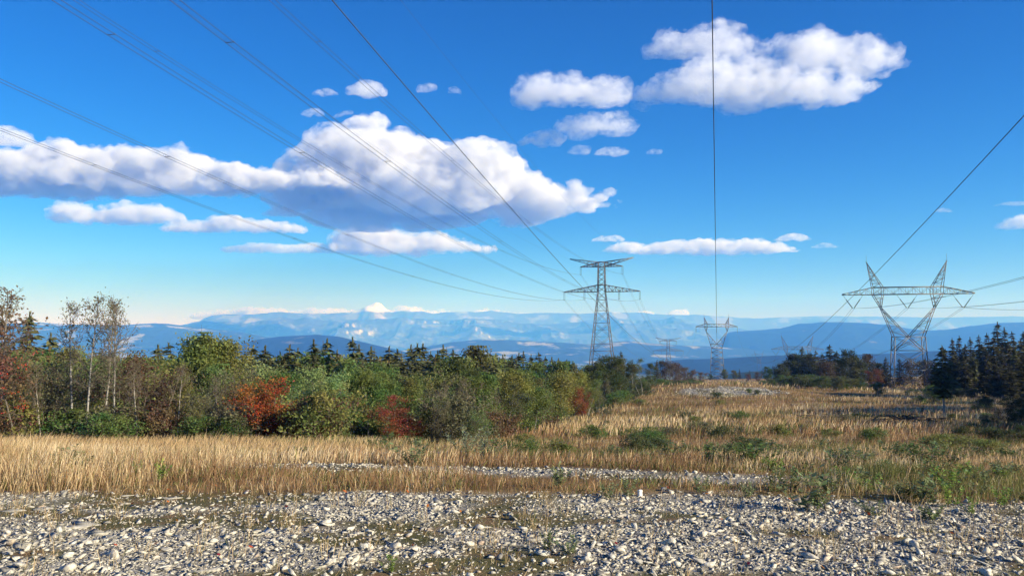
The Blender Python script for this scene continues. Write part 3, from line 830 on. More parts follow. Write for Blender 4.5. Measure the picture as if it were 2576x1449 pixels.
# --- cables
def tower_point(T, ang, off, dz):
    return np.array([T[0] + math.cos(ang) * off, T[1] - math.sin(ang) * off, T[2] + dz])
def cable(label, pts_fn, s0, s1, ang, twin=0.0, radius=0.02, spacers=None, group=None, name='power_cable'):
    """pts_fn(s) -> xyz along the run"""
    n = 90
    ss = np.linspace(0, 1, n) ** 1.0 * (s1 - s0) + s0
    pts = np.array([pts_fn(s) for s in ss])
    mid = pts[n // 2].copy()
    root = add(name, None, loc=tuple(mid), label=label, cat='cable', group=group)
    side = np.array([math.cos(ang), -math.sin(ang), 0.0])
    offs = (-twin / 2, twin / 2) if twin else (0.0,)
    for o in offs:
        mb = MB(); mb.tube(pts + side * o - mid, radius, 5)
        add('wire', mb.mesh('wire', MAT_WIRE, True), root)
    if twin and spacers:
        for s in spacers:
            p = pts_fn(s) - mid
            mb = MB(); mb.bar(p - side * (twin / 2 + 0.03), p + side * (twin / 2 + 0.03), 0.035)
            for q in (-1, 1): mb.bar(p + side * q * twin / 2 - np.array([0.0, 0.09, 0]), p + side * q * twin / 2 + np.array([0.0, 0.07, 0]), 0.045)
            add('spacer', mb.mesh('spacer', MAT_WIRE), root)
    return root

def fitted(T, ang, off, dz, image_pts):
    """run from behind the camera to tower T: plan line through the attachment, height fitted to points of the photograph (full-size pixels)"""
    P0 = tower_point(T, ang, off, dz); u = np.array([math.sin(ang), math.cos(ang)])
    S, Z, W = [0.0], [P0[2]], [50.0]
    for fx, fy in image_pts:
        r = ray(fx / 1.45066, fy / 1.45066)     # direction with y = 1
        # P0.xy - s*u = k*(r.x, 1)
        s = (P0[0] - r[0] * P0[1]) / (u[0] - r[0] * u[1])
        k = P0[1] - s * u[1]
        if k <= 0: continue
        S.append(s); Z.append(k * r[2]); W.append(60.0 / max(k, 8))
    S, Z, W = map(np.array, (S, Z, W))
    A_ = np.stack([np.ones_like(S), S, S * S], 1)
    c = np.linalg.lstsq(A_ * W[:, None], Z * W, rcond=None)[0]
    c[0] = P0[2]
    def fn(s): return np.array([P0[0] - s * u[0], P0[1] - s * u[1], c[0] + c[1] * s + c[2] * s * s])
    return fn, c
# from the left line, pair by pair
LEFT_RUNS = [
    ('lowest twin cable of the left line, reaching the left edge lowest', -14.7, -2.98, [(0, 473), (592, 694), (1000, 848), (1250, 930), (1611, 1040), (1850, 1080)]),
    ('second lowest twin cable of the left line at the left edge', -6.75, -2.98, [(0, 294), (129, 353), (897, 700), (1286, 867), (1737, 1030), (1922, 1073)]),
    ('left of the two twin cables running side by side off the top', 6.75, -2.98, [(203, 0), (699, 310), (1250, 645), (1611, 857), (1956, 1027)]),
    ('fainter twin cable just right of the side-by-side one', -8.15, 6.8, [(272, 0), (597, 199), (1000, 455), (1274, 618), (1718, 865), (1946, 959)]),
    ('twin cable crossing the dome of the largest cloud', 14.7, -2.98, [(636, 0), (1058, 323), (1568, 700), (1815, 872), (1946, 964), (2116, 1047)]),
    ('twin cable left of the thick single cable, up to the upper arm', 8.15, 6.8, [(987, 0), (1340, 305), (1660, 597), (1985, 857), (2126, 945)])]
for lab, off, dz, pts in LEFT_RUNS:
    fn, c = fitted(T1, A1, off, dz, pts)
    cable(lab, fn, 0.0, 345.0, A1, 0.5, 0.0185, [28, 72, 118, 160, 204, 240, 262, 300])
for lab, off, pts in (('hair-thin earth wire left of the dome of the largest cloud', -12.4, [(1267, 465), (1912, 875)]),
                      ('hair-thin earth wire crossing the open blue', 12.4, [(1461, 0), (1742, 354), (2033, 699), (2179, 843)])):
    fn, c = fitted(T1, A1, off, 13.05, pts)
    cable(lab, fn, 0.0, 330.0, A1, 0, 0.011)
# the middle line overhead
fA, cA = fitted(T3, A3, -10.3, -2.98, [(1211, 0), (1679, 548), (2116, 1042), (2379, 1284)])
fC, cC = fitted(T3, A3, 10.3, -2.98, [(3737, 421), (3170, 1030), (2909, 1259)])
cB = (cA + cC) / 2; P0B = tower_point(T3, A3, 0.0, -2.98)
AB = math.atan(0.2640)
def fB(s): return np.array([P0B[0] - s * math.sin(AB), P0B[1] - s * math.cos(AB), cB[0] + cB[1] * s + cB[2] * s * s])
cable('thick single cable slanting from the top down past the left pylon', fA, 0, 435, A3, 0, 0.0165)
cable('thick single cable dropping straight down the picture', fB, 0, 435, A3, 0, 0.0165)
cable('thick single cable slanting in from the right edge', fC, 0, 435, A3, 0, 0.0165)
# right line: towards the camera
RIGHT_RUNS = [('upper twin cable leaving the right edge, from the left string', -9.14, [(3737, 1012), (3560, 1060), (3400, 1090)]),
              ('middle twin cable at the right edge, from the middle string', 0.0, [(3737, 1100), (3600, 1115), (3450, 1123)]),
              ('lowest twin cable at the right edge, from the right string', 9.14, [(3737, 1131), (3650, 1130), (3580, 1127)])]
for lab, off, pts in RIGHT_RUNS:
    fn, c = fitted(T4, A4, off, -2.5, pts)
    cable(lab, fn, 0, 150, A4, 0.45, 0.015, [30, 60])
# spans beyond the pylons
def span(Ta, aa, offa, dza, Tb, offb, dzb, sag):
    a = tower_point(Ta, aa, offa, dza); b = tower_point(Tb, aa, offb, dzb)
    def fn(t): return a * (1 - t) + b * t - np.array([0, 0, 4 * sag * t * (1 - t)])
    return fn
for lab, off, dz in (('outer left string', -14.7, -2.98), ('inner left string', -6.75, -2.98), ('inner right string', 6.75, -2.98), ('outer right string', 14.7, -2.98), ('upper left string', -8.15, 6.8), ('upper right string', 8.15, 6.8)):
    cable('faint cable sinking into the valley from the left pylon, ' + lab, span(T1, A1, off, dz, T2, off, dz, 13.0), 0, 1, A1, 0.5, 0.024, name='far_cable')
for k, off in (('left', -9.14), ('middle', 0.0), ('right', 9.14)):
    cable('faint cable behind the big flat-armed pylon, from its %s string' % k, span(T4, A4, off, -2.5, T5, off, -2.5, 5.5), 0, 1, A4, 0.45, 0.02, name='far_cable')
    cable('thread-like cable beyond the half hidden pylon, from its %s string' % k, span(T5, A4, off, -2.5, T6, off, -2.5, 30.0), 0, 1, A4, 0, 0.03, name='far_cable')
# ------------------------------------------------------------------ trees and shrubs
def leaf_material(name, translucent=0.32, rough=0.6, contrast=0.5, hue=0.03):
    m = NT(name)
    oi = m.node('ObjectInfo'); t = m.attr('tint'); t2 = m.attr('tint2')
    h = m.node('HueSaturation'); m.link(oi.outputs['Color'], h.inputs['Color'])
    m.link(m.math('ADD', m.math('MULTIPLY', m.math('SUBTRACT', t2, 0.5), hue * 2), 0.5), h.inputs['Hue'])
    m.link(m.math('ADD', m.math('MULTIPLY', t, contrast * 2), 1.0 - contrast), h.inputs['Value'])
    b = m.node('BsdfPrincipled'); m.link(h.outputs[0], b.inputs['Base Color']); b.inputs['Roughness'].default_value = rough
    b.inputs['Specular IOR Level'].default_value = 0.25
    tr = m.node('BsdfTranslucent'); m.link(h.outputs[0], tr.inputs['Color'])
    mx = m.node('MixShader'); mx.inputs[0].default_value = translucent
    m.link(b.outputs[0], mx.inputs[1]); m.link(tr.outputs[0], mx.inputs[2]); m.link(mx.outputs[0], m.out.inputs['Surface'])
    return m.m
MAT_LEAF = leaf_material('leaf', 0.42, hue=0.045)
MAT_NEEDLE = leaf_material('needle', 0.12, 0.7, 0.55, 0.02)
MAT_BERRY = leaf_material('berry', 0.05, 0.4, 0.4, 0.02)
def bark_material():
    m = NT('bark'); oi = m.node('ObjectInfo'); P = m.pos()
    n = m.noise(9.0, 4, P, 0.65)
    c = m.mix(m.ramp(n, [(0.40, 0.0), (0.62, 1.0)]), oi.outputs['Color'], (0.035, 0.030, 0.026))
    c2 = m.mix(m.ramp(n, [(0.3, 0.35), (0.5, 0.0)]), oi.outputs['Color'], c)
    g = m.node('MapRange'); m.link(m.attr('girth'), g.inputs[0]); g.inputs[1].default_value = 0.008; g.inputs[2].default_value = 0.026
    twig = m.mix(0.5, (0.11, 0.085, 0.065), oi.outputs['Color'])
    m.diffuse(m.mix(g.outputs[0], m.mix(0.8, twig, (0.11, 0.085, 0.065)), m.mix(0.45, oi.outputs['Color'], c)), 0.9, 0.15); return m.m
MAT_BARK = bark_material()

def quads(C, U, V, rng, mat, name, tint=None, tint2=None):
    """diamond leaves: centre C, half axes U and V (n, 3)"""
    n = len(C)
    v = np.stack([C - U, C + V * 0.9 - U * 0.1, C + U, C - V * 0.9 - U * 0.1], 1).reshape(-1, 3)
    f = (np.arange(n) * 4)[:, None] + np.arange(4)[None, :]
    me = make_mesh(name, v, f, mat)
    t = rng.random(n) if tint is None else tint
    t2 = rng.random(n) if tint2 is None else tint2
    float_attr(me, 'tint', np.repeat(t, 4)); float_attr(me, 'tint2', np.repeat(t2, 4))
    return me
def rand_dirs(rng, n, up=0.0):
    d = rng.normal(size=(n, 3)); d[:, 2] += up
    return d / np.linalg.norm(d, axis=1)[:, None]
def leaf_axes(rng, n, size, aspect=0.55, flat=0.0):
    N = rand_dirs(rng, n, flat * 2)
    A = rand_dirs(rng, n); U = np.cross(N, A); U /= np.linalg.norm(U, axis=1)[:, None] + 1e-9
    V = np.cross(N, U); s = size * rng.uniform(0.6, 1.35, n)[:, None]
    return U * s, V * s * aspect

def wander(rng, a, d, L, n, bend=0.12, lift=0.0):
    pts = [np.asarray(a, float)]; d = np.asarray(d, float) / np.linalg.norm(d)
    for i in range(n):
        d = d + rng.normal(size=3) * bend + np.array([0, 0, lift]); d /= np.linalg.norm(d)
        pts.append(pts[-1] + d * L / n)
    return np.array(pts)

def broad_tree(seed, H=6.0, width=3.2, low=0.25, leaves=9000, leaf=0.075, stems=1, trunk_r=0.07, spread=0.9, twigs=5, density_top=1.0, limbs=20, cluster=0.24, flat=0.25, gaps=0.25):
    """returns (trunk mesh, crown mesh, twig tips)"""
    rng = np.random.default_rng(seed)
    mb = MB(); tips = []
    for s in range(stems):
        off = rng.normal(size=2) * (0.18 if stems > 1 else 0.0)
        lean = rng.normal(size=2) * (0.16 if stems > 1 else 0.05)
        hh = H * (1 if s == 0 else rng.uniform(0.72, 0.98))
        t = wander(rng, (off[0], off[1], -0.4), (lean[0], lean[1], 1), hh * 0.95 + 0.4, 10, 0.045, 0.02)
        r = trunk_r * (1 if s == 0 else rng.uniform(0.6, 0.95)) * (1 - np.linspace(0, 1, len(t)) * 0.88)
        mb.tube(t, r, 6)
        nl = max(6, int(limbs / stems * 1.3))
        for k in range(nl):
            f = low + (0.97 - low) * ((k + rng.random()) / nl)
            i = min(int(f * 10), 9); p = t[i] + (t[i + 1] - t[i]) * (f * 10 - i)
            az = rng.uniform(0, 2 * math.pi)
            env = math.sin(min(1, (f - low) / (1 - low) * 0.86 + 0.14) * math.pi) ** 0.7
            L = width * 0.5 * max(env, 0.25) * rng.uniform(0.65, 1.15)
            d = np.array([math.cos(az) * spread, math.sin(az) * spread, rng.uniform(0.25, 0.95)])
            b = wander(rng, p, d, L, 5, 0.16, 0.05)
            rb = max(0.010, trunk_r * 0.32 * (1 - f * 0.6)) * (1 - np.linspace(0, 1, 6) * 0.75)
            mb.tube(b, rb, 4, False)
            for q in range(twigs):
                j = rng.integers(2, 6); e = wander(rng, b[j], (b[j] - b[max(j - 1, 0)]) + rng.normal(size=3) * 0.22 * L, L * rng.uniform(0.25, 0.5), 3, 0.25, 0.04)
                mb.tube(e, [0.010, 0.008, 0.006, 0.004], 3, False)
                for z in (1, 2, 3): tips.append(e[z])
            tips.append(b[-1]); tips.append(b[3])
        tips.append(t[-1]); tips.append(t[-2])
    tips = np.array(tips)
    keep = noise3(tips / (width * 0.22) + seed, seed) > -0.75 + gaps
    src = tips[keep] if keep.sum() > 8 else tips
    crown = None
    if leaves:
        idx = rng.integers(0, len(src), leaves)
        C = src[idx] + rng.normal(size=(leaves, 3)) * cluster * np.array([1, 1, 0.8])
        C[:, 2] = np.clip(C[:, 2], 0.05, H * 1.03)
        U, V = leaf_axes(rng, leaves, leaf, 0.55, flat)
        clump = 0.5 + 0.5 * noise3(C / 0.5, seed + 3)
        tint = np.clip(0.6 * rng.random(leaves) + 0.4 * clump, 0, 1)
        t2 = np.clip(0.5 + 0.7 * (noise3(C / (width * 0.35), seed + 8)) + 0.25 * (rng.random(leaves) - 0.5), 0, 1)
        crown = quads(C, U, V, rng, MAT_LEAF, 'crown', tint, t2)
    return mb.mesh('trunk', MAT_BARK), crown, tips

def berry_mesh(seed, tips, n, size=0.05, zmin=0.3, clusters=None):
    rng = np.random.default_rng(seed)
    H = tips[:, 2].max(); cand = tips[tips[:, 2] > zmin * H]
    cc = cand[rng.integers(0, len(cand), clusters or max(10, n // 22))]
    C = cc[rng.integers(0, len(cc), n)] + rng.normal(size=(n, 3)) * np.array([0.11, 0.11, 0.07])
    # little octahedra
    o = np.array([(1, 0, 0), (-1, 0, 0), (0, 1, 0), (0, -1, 0), (0, 0, 1), (0, 0, -1)], float)
    f = np.array([(0, 2, 4), (2, 1, 4), (1, 3, 4), (3, 0, 4), (2, 0, 5), (1, 2, 5), (3, 1, 5), (0, 3, 5)])
    s = size * rng.uniform(0.5, 1.1, n)
    v = (C[:, None, :] + o[None] * s[:, None, None]).reshape(-1, 3)
    F = (f[None] + (np.arange(n) * 6)[:, None, None]).reshape(-1, 3)
    me = make_mesh('berries', v, F, MAT_BERRY)
    float_attr(me, 'tint', np.repeat(rng.random(n), 6)); float_attr(me, 'tint2', np.repeat(rng.random(n), 6))
    return me

def conifer(seed, H=10.0, R=2.0, low=0.06, whorl=0.36, droop=0.35, spray=0.30, irregular=0.25, density=1.0, top=1.0):
    rng = np.random.default_rng(seed)
    mb = MB()
    t = wander(rng, (0, 0, -0.5), (0, 0, 1), H + 0.5, 12, 0.012, 0.01)
    mb.tube(t, 0.018 * H * (1 - np.linspace(0, 1, 13) * 0.93), 6)
    C, U, V, T = [], [], [], []
    n = int(H * (1 - low) / whorl)
    ph = rng.uniform(0, 6.28)
    for k in range(n):
        f = low + (1 - low) * (k + rng.uniform(-0.2, 0.2)) / n
        z = f * H
        rad = R * ((1 - f) ** 0.82) * (0.55 + 0.45 * smooth(low, low + 0.12, f)) + 0.10
        nb = int(5 + 4 * (1 - f))
        ph += 0.7
        for b in range(nb):
            if rng.random() < irregular * 0.35: continue
            az = ph + 6.283 * b / nb + rng.normal() * 0.25
            L = rad * rng.uniform(1 - irregular, 1 + irregular * 0.6)
            dr = droop * (1 - f * 0.9) * rng.uniform(0.6, 1.4)
            m_ = 5
            rr_ = np.linspace(0, 1, m_ + 1)
            x = L * rr_; zz = z - dr * L * rr_ ** 1.2 + 0.10 * L * rr_ ** 3 + 0.15 * (f > 0.8) * L * rr_
            P_ = np.stack([np.cos(az) * x, np.sin(az) * x, zz], 1)
            if k % 2 == 0 and L > 0.5: mb.tube(P_, 0.014 * (1.2 - rr_) + 0.004, 3, False)
            ns = max(2, int(L / 0.20 * density))
            q = rng.uniform(0.12, 1.02, ns)
            cx_ = np.cos(az) * L * q; cy_ = np.sin(az) * L * q; cz_ = np.interp(q, rr_, zz)
            w = 0.40 * L * (1.1 - q) + 0.10
            for side in (-1, 1):
                o = rng.uniform(0.1, 1.0, ns) * w * side
                c = np.stack([cx_ - np.sin(az) * o, cy_ + np.cos(az) * o, cz_ - 0.22 * np.abs(o) - rng.random(ns) * 0.10], 1)
                ang = az + side * rng.uniform(0.25, 0.95, ns)
                s_ = spray * rng.uniform(0.6, 1.2, ns)
                u = np.stack([np.cos(ang) * s_, np.sin(ang) * s_, -s_ * rng.uniform(0.05, 0.6, ns)], 1)
                vv = np.stack([-np.sin(ang), np.cos(ang), rng.normal(size=ns) * 0.5], 1) * (s_ * 0.34)[:, None]
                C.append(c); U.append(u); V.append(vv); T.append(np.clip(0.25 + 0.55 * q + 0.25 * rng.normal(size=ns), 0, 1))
    # leader
    k = 14; zt = H * (1 - 0.05 * np.linspace(0, 1, k) ** 1.2) + 0.1
    ang = rng.uniform(0, 6.28, k); s_ = np.full(k, spray * 0.55)
    C.append(np.stack([np.cos(ang) * 0.04, np.sin(ang) * 0.04, zt], 1)); U.append(np.stack([np.cos(ang) * 0.25, np.sin(ang) * 0.25, np.ones(k)], 1) * s_[:, None]); V.append(np.stack([-np.sin(ang), np.cos(ang), np.zeros(k)], 1) * s_[:, None] * 0.3); T.append(np.full(k, 0.6))
    C, U, V, T = map(np.concatenate, (C, U, V, T))
    return mb.mesh('trunk', MAT_BARK), quads(C, U, V, rng, MAT_NEEDLE, 'crown', T)

# prototypes: (height, trunk, crown, extras)
PROTO = {}
def reg(key, H, trunk, crown, **extra): PROTO[key] = (H, trunk, crown, extra)
for k in range(4):
    t, c, tp = broad_tree(10 + k, 6.5, 4.2, 0.22, 12000, 0.078, 1 + (k % 2), 0.08, 0.9, 5, limbs=26, cluster=0.26)
    reg('broad%d' % k, 6.5, t, c)
for k in range(3):     # birches: slim, light crown, pale stems
    t, c, tp = broad_tree(30 + k, 7.0, 2.6, 0.30, 6000, 0.062, 1 + k % 2, 0.062, 0.6, 4, limbs=26, cluster=0.20, gaps=0.35)
    reg('birch%d' % k, 7.0, t, c)
for k in range(3):     # nearly bare birches
    t, c, tp = broad_tree(40 + k, 6.0, 2.3, 0.36, 620, 0.045, 1, 0.055, 0.55, 6, limbs=34, cluster=0.10, gaps=0.3)
    reg('bare%d' % k, 6.0, t, c)
for k in range(3):     # rowans
    t, c, tp = broad_tree(50 + k, 4.2, 3.2, 0.20, 3600, 0.060, 2 + k % 2, 0.05, 0.95, 6, limbs=30, cluster=0.20, gaps=0.3)
    reg('rowan%d' % k, 4.2, t, c, berries=berry_mesh(60 + k, tp, 520, 0.028, 0.25, 42))
for k in range(2):
    t, c, tp = broad_tree(56 + k, 4.2, 3.2, 0.15, 6500, 0.060, 3, 0.05, 0.9, 6, limbs=32, cluster=0.20, gaps=0.3)
    reg('rust%d' % k, 4.2, t, c, berries=berry_mesh(66 + k, tp, 700, 0.030, 0.2, 80))
for k in range(3):     # grey, twiggy, half-bare shrubs and small trees
    t, c, tp = broad_tree(70 + k, 4.0, 3.0, 0.06, 3800, 0.05, 4, 0.04, 0.75, 8, limbs=44, cluster=0.17, gaps=0.1)
    reg('twiggy%d' % k, 4.0, t, c)
for k in range(3):     # sallows: dense, pale leaves
    t, c, tp = broad_tree(80 + k, 5.0, 4.0, 0.10, 13000, 0.066, 3, 0.06, 0.95, 5, limbs=34, cluster=0.22, flat=0.5)
    reg('sallow%d' % k, 5.0, t, c)
for k in range(3):     # low bushes
    t, c, tp = broad_tree(90 + k, 1.6, 2.2, 0.02, 3600, 0.055, 6, 0.02, 1.0, 4, limbs=34, cluster=0.14, gaps=0.1)
    reg('bush%d' % k, 1.6, t, c)
for k in range(4):
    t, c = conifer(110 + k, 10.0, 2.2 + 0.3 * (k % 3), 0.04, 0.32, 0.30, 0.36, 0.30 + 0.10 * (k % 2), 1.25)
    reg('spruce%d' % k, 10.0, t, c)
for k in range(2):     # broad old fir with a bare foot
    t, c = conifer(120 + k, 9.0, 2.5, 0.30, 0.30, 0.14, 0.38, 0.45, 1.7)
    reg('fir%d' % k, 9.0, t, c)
for k in range(3):     # far, coarser broadleaved trees
    t, c, tp = broad_tree(130 + k, 8.0, 5.5, 0.2, 5200, 0.16, 1 + k % 2, 0.10, 0.9, 4, limbs=24, cluster=0.38)
    reg('far_broad%d' % k, 8.0, t, c)
for k in range(2):
    t, c, tp = broad_tree(140 + k, 6.0, 4.6, 0.05, 4200, 0.11, 4, 0.06, 0.8, 6, limbs=30, cluster=0.3, gaps=0.1)
    reg('far_twiggy%d' % k, 6.0, t, c)

BARK_GREY = (0.15, 0.135, 0.115); BARK_WHITE = (0.30, 0.285, 0.26); BARK_BROWN = (0.085, 0.062, 0.045); BARK_TWIG = (0.27, 0.24, 0.205)
_trng = random.Random(5)
def tree(key, X, Y, height, color, label, group=None, name='tree', cat='tree', bark=BARK_GREY, wide=1.0, rot=None, berry=None, sink=0.0):
    H, tm, cm, ex = PROTO[key]
    z = float(ground_z(X, Y)) - sink
    s = height / H
    root = add(name, None, loc=(X, Y, z), label=label, cat=cat, group=group)
    root.rotation_euler = (0, 0, _trng.uniform(0, 6.28) if rot is None else rot)
    root.scale = (s * wide, s * wide, s)
    o = add('trunk', tm, root); o.color = (*bark, 1)
    if cm is not None:
        o = add('crown', cm, root); o.color = (*color, 1)
    if berry is not None and 'berries' in ex:
        o = add('berries', ex['berries'], root, kind='stuff'); o.color = (*berry, 1)
    return root
def tree_px(key, px, top, Y, color, label, **kw):
    p = at(px, top, Y)
    h = p[2] - float(ground_z(p[0], Y)) + kw.get('sink', 0.0)
    return tree(key, p[0], Y, max(h, 0.4), color, label, **kw)

OLIVE = (0.175, 0.195, 0.054); GREEN = (0.110, 0.170, 0.046); DEEP = (0.062, 0.092, 0.030); PALE = (0.28, 0.33, 0.135); YELG = (0.23, 0.215, 0.055)
RUST = (0.29, 0.095, 0.028); ORANGE = (0.32, 0.12, 0.028); REDL = (0.235, 0.075, 0.040); BROWN = (0.15, 0.090, 0.050); GREYG = (0.15, 0.15, 0.080)
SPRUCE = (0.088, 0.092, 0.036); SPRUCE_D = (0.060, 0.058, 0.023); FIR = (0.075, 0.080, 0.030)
BERRY = (0.42, 0.045, 0.018)

ORDINALS = ['first', 'second', 'third', 'fourth', 'fifth', 'sixth', 'seventh', 'eighth', 'ninth', 'tenth', 'eleventh', 'twelfth', 'thirteenth', 'fourteenth', 'fifteenth', 'sixteenth', 'seventeenth', 'eighteenth', 'nineteenth', 'twentieth']
WOOD_MARKS = [(45, 'the berried rowan'), (245, 'the bare birches'), (370, 'the reddish twiggy shrubs'), (520, 'the big olive pair'), (690, 'the orange-red rowan'), (810, 'the pale sallow'), (990, 'the red-berried rowan'), (1120, 'the dark leafless tree'), (1230, 'the corner of the wood'), (1390, 'the yellowing tree'), (1470, 'the rust-coloured tree'), (1570, 'the birch grove')]
FIELD_MARKS = [(1300, 'the receding wood edge'), (1470, 'the rust-coloured tree'), (1570, 'the birch grove'), (1700, 'the brown far-rim trees'), (1800, 'the vertical-horned pylon'), (1930, 'the bright green rim trees'), (2010, 'the half hidden pylon'), (2090, 'the tall spruce'), (2190, 'the brownish tree'), (2285, 'the big flat-armed pylon'), (2370, 'the lone fir'), (2500, 'the right-hand spruces')]
def place_set(items, template, marks):
    """items: dicts with px, adj, make(label); labels single each one out by look, landmark and place in its row"""
    def mark(px): return min(marks, key=lambda m_: abs(m_[0] - px))[1]
    sets = {}
    for it in items: sets.setdefault((it['adj'], mark(it['px'])), []).append(it)
    for (adj, lm), its in sets.items():
        its.sort(key=lambda i_: i_['px'])
        for n_, it in enumerate(its):
            lab = template.format(adj=adj, lm=lm)
            if len(its) > 1: lab += ', %s from left' % ORDINALS[min(n_, 19)]
            it['make'](lab)
def hue_word(c):
    if c[0] > c[1] * 1.15: return 'brownish'
    if c[1] > c[0] * 1.35: return 'dark green' if c[1] < 0.08 else 'green'
    return 'olive' if c[2] < 0.05 else 'grey-green'

# --- the wood on the left, near edge, left to right
tree_px('bare0', 8, 704, 27, BROWN, 'bare-topped tree at the left edge of the picture', bark=BARK_TWIG, wide=1.3)
tree_px('twiggy1', -30, 770, 29, BROWN, 'brown twiggy tree cut by the left edge', bark=BARK_TWIG, wide=1.2)
tree_px('spruce1', 76, 790, 44, SPRUCE, 'broad spruce behind the red-berried rowan at the left edge', name='spruce', bark=BARK_BROWN, wide=1.1)
tree_px('rowan0', 45, 872, 24.5, BROWN, 'brownish rowan hung with red berries at the left edge', name='rowan', berry=BERRY, bark=BARK_GREY, wide=1.15)
tree_px('twiggy0', 128, 905, 26, GREYG, 'grey twiggy shrub between the berried rowan and the bare birches', bark=BARK_TWIG)
tree_px('bare1', 192, 742, 25.5, GREYG, 'bare birch with white stem, leftmost of the clump', name='birch', bark=BARK_WHITE, wide=0.95)
tree_px('bare2', 236, 727, 25.0, GREYG, 'tallest bare birch in the middle of the clump', name='birch', bark=BARK_WHITE)
tree_px('bare0', 268, 745, 25.8, GREYG, 'bare birch third in the clump', name='birch', bark=BARK_WHITE, wide=0.9)
tree_px('bare1', 303, 733, 25.2, GREYG, 'bare birch with forked top, rightmost of the clump', name='birch', bark=BARK_WHITE, wide=0.95, rot=2.0)
tree_px('twiggy2', 210, 895, 27.5, GREYG, 'grey twiggy undergrowth tree behind the bare birches', bark=BARK_TWIG, wide=1.2)
tree_px('broad0', 160, 880, 34, OLIVE, 'olive tree behind the bare birches, left one', wide=1.0)
tree_px('twiggy1', 330, 890, 27, (0.11, 0.060, 0.034), 'reddish twiggy shrub right of the bare birches', bark=BARK_TWIG, wide=1.15)
tree_px('twiggy0', 390, 915, 25.5, (0.10, 0.058, 0.034), 'reddish twiggy shrub left of the big olive tree', bark=BARK_TWIG, wide=1.1)
tree_px('bush0', 262, 1040, 23.3, GREEN, 'round green bush at the foot of the bare birches', name='bush', cat='bush', wide=1.5)
tree_px('broad1', 486, 843, 37, OLIVE, 'big olive-green tree, left half of the tall pair', wide=1.15)
tree_px('broad2', 560, 846, 38, (0.18, 0.20, 0.055), 'big olive-green tree, right half of the tall pair', wide=1.1)
tree_px('birch0', 462, 930, 26.5, OLIVE, 'slim pale-stemmed tree before the big olive pair', name='birch', bark=BARK_WHITE, wide=0.9)
tree_px('twiggy2', 520, 985, 25, GREYG, 'grey twiggy shrub below the big olive pair', bark=BARK_TWIG, wide=1.2)
tree_px('twiggy1', 596, 965, 27, BROWN, 'brown twiggy shrub left of the orange rowan', bark=BARK_TWIG, wide=1.1)
tree_px('bush1', 500, 1050, 23.6, GREEN, 'green bush below the big olive pair, left one', name='bush', cat='bush', wide=1.3)
tree_px('bush2', 572, 1052, 23.4, (0.06, 0.095, 0.02), 'bright green bush below the big olive pair, right one', name='bush', cat='bush', wide=1.3)
tree_px('rust0', 686, 946, 24.8, RUST, 'orange-red rowan left of the pale sallow', name='rowan', berry=(0.5, 0.07, 0.02), wide=1.2)
tree_px('rust1', 735, 1025, 24.6, ORANGE, 'small orange rowan shrub at the foot of the orange-red rowan', name='rowan', berry=(0.5, 0.09, 0.02), wide=1.1)
tree_px('sallow0', 722, 912, 44, PALE, 'pale sallow crown above the orange-red rowan', name='sallow')
tree_px('sallow1', 806, 926, 27.5, (0.25, 0.31, 0.115), 'large pale green sallow between the two rowans', name='sallow', wide=1.0)
tree_px('sallow2', 852, 965, 26.5, (0.19, 0.26, 0.085), 'green sallow shrub right of the large pale one', name='sallow', wide=0.85)
tree_px('birch1', 770, 985, 25.0, GREYG, 'leaning grey-stemmed tree before the large pale sallow', name='birch', bark=BARK_GREY)
tree_px('broad3', 895, 938, 40, OLIVE, 'olive tree behind the gap between sallow and red rowan')
tree_px('rust1', 880, 985, 34, (0.19, 0.10, 0.022), 'tree with orange tinge right of the sallow', name='rowan', wide=1.1)
tree_px('rust1', 988, 1000, 24.6, REDL, 'red-berried rowan right of the pale sallow', name='rowan', berry=(0.45, 0.05, 0.025), wide=1.3, rot=1.0)
tree_px('rowan1', 1035, 1048, 24.6, REDL, 'low red shrub at the foot of the red-berried rowan', name='rowan', berry=(0.45, 0.05, 0.025), wide=1.1)
tree_px('broad0', 950, 918, 48, GREEN, 'green tree behind the red-berried rowan, left one')
tree_px('broad1', 1015, 932, 46, (0.055, 0.085, 0.022), 'green tree behind the red-berried rowan, right one', wide=1.1)
tree_px('broad2', 930, 990, 33, (0.075, 0.080, 0.022), 'dull olive tree just behind the red-berried rowan', wide=1.0)
tree_px('broad3', 1075, 958, 38, (0.075, 0.085, 0.022), 'olive tree left of the dark twiggy one', wide=0.95)
tree_px('twiggy0', 1112, 968, 30, (0.050, 0.036, 0.030), 'dark leafless-looking tree at the corner of the wood', bark=(0.10, 0.085, 0.075), wide=1.1)
tree_px('birch2', 1135, 985, 29, OLIVE, 'thin pale-stemmed tree beside the dark twiggy one', name='birch', bark=BARK_WHITE)
tree_px('broad0', 1192, 934, 37, DEEP, 'dark green tree at the corner of the wood', wide=0.85)
tree_px('birch0', 1228, 962, 33, GREYG, 'greyish slim tree at the corner of the wood', name='birch', bark=BARK_WHITE)
tree_px('birch1', 1262, 950, 37, (0.095, 0.10, 0.045), 'pale grey-green tree right of the corner', name='birch', bark=BARK_WHITE, wide=1.2)
tree_px('broad2', 1150, 905, 52, (0.065, 0.080, 0.022), 'green tree standing behind the corner trees', wide=0.9)
tree_px('bush0', 1205, 1046, 27.5, GREEN, 'green bush at the corner of the wood', name='bush', cat='bush')
tree_px('bush1', 1085, 1060, 25.5, (0.07, 0.09, 0.03), 'dull bush right of the red rowan', name='bush', cat='bush')
tree_px('birch2', 1300, 940, 44, OLIVE, 'olive birch in the receding edge of the wood, first', name='birch', bark=BARK_WHITE, wide=1.2)
tree_px('broad3', 1338, 945, 50, (0.085, 0.090, 0.022), 'olive tree in the receding edge of the wood, second')
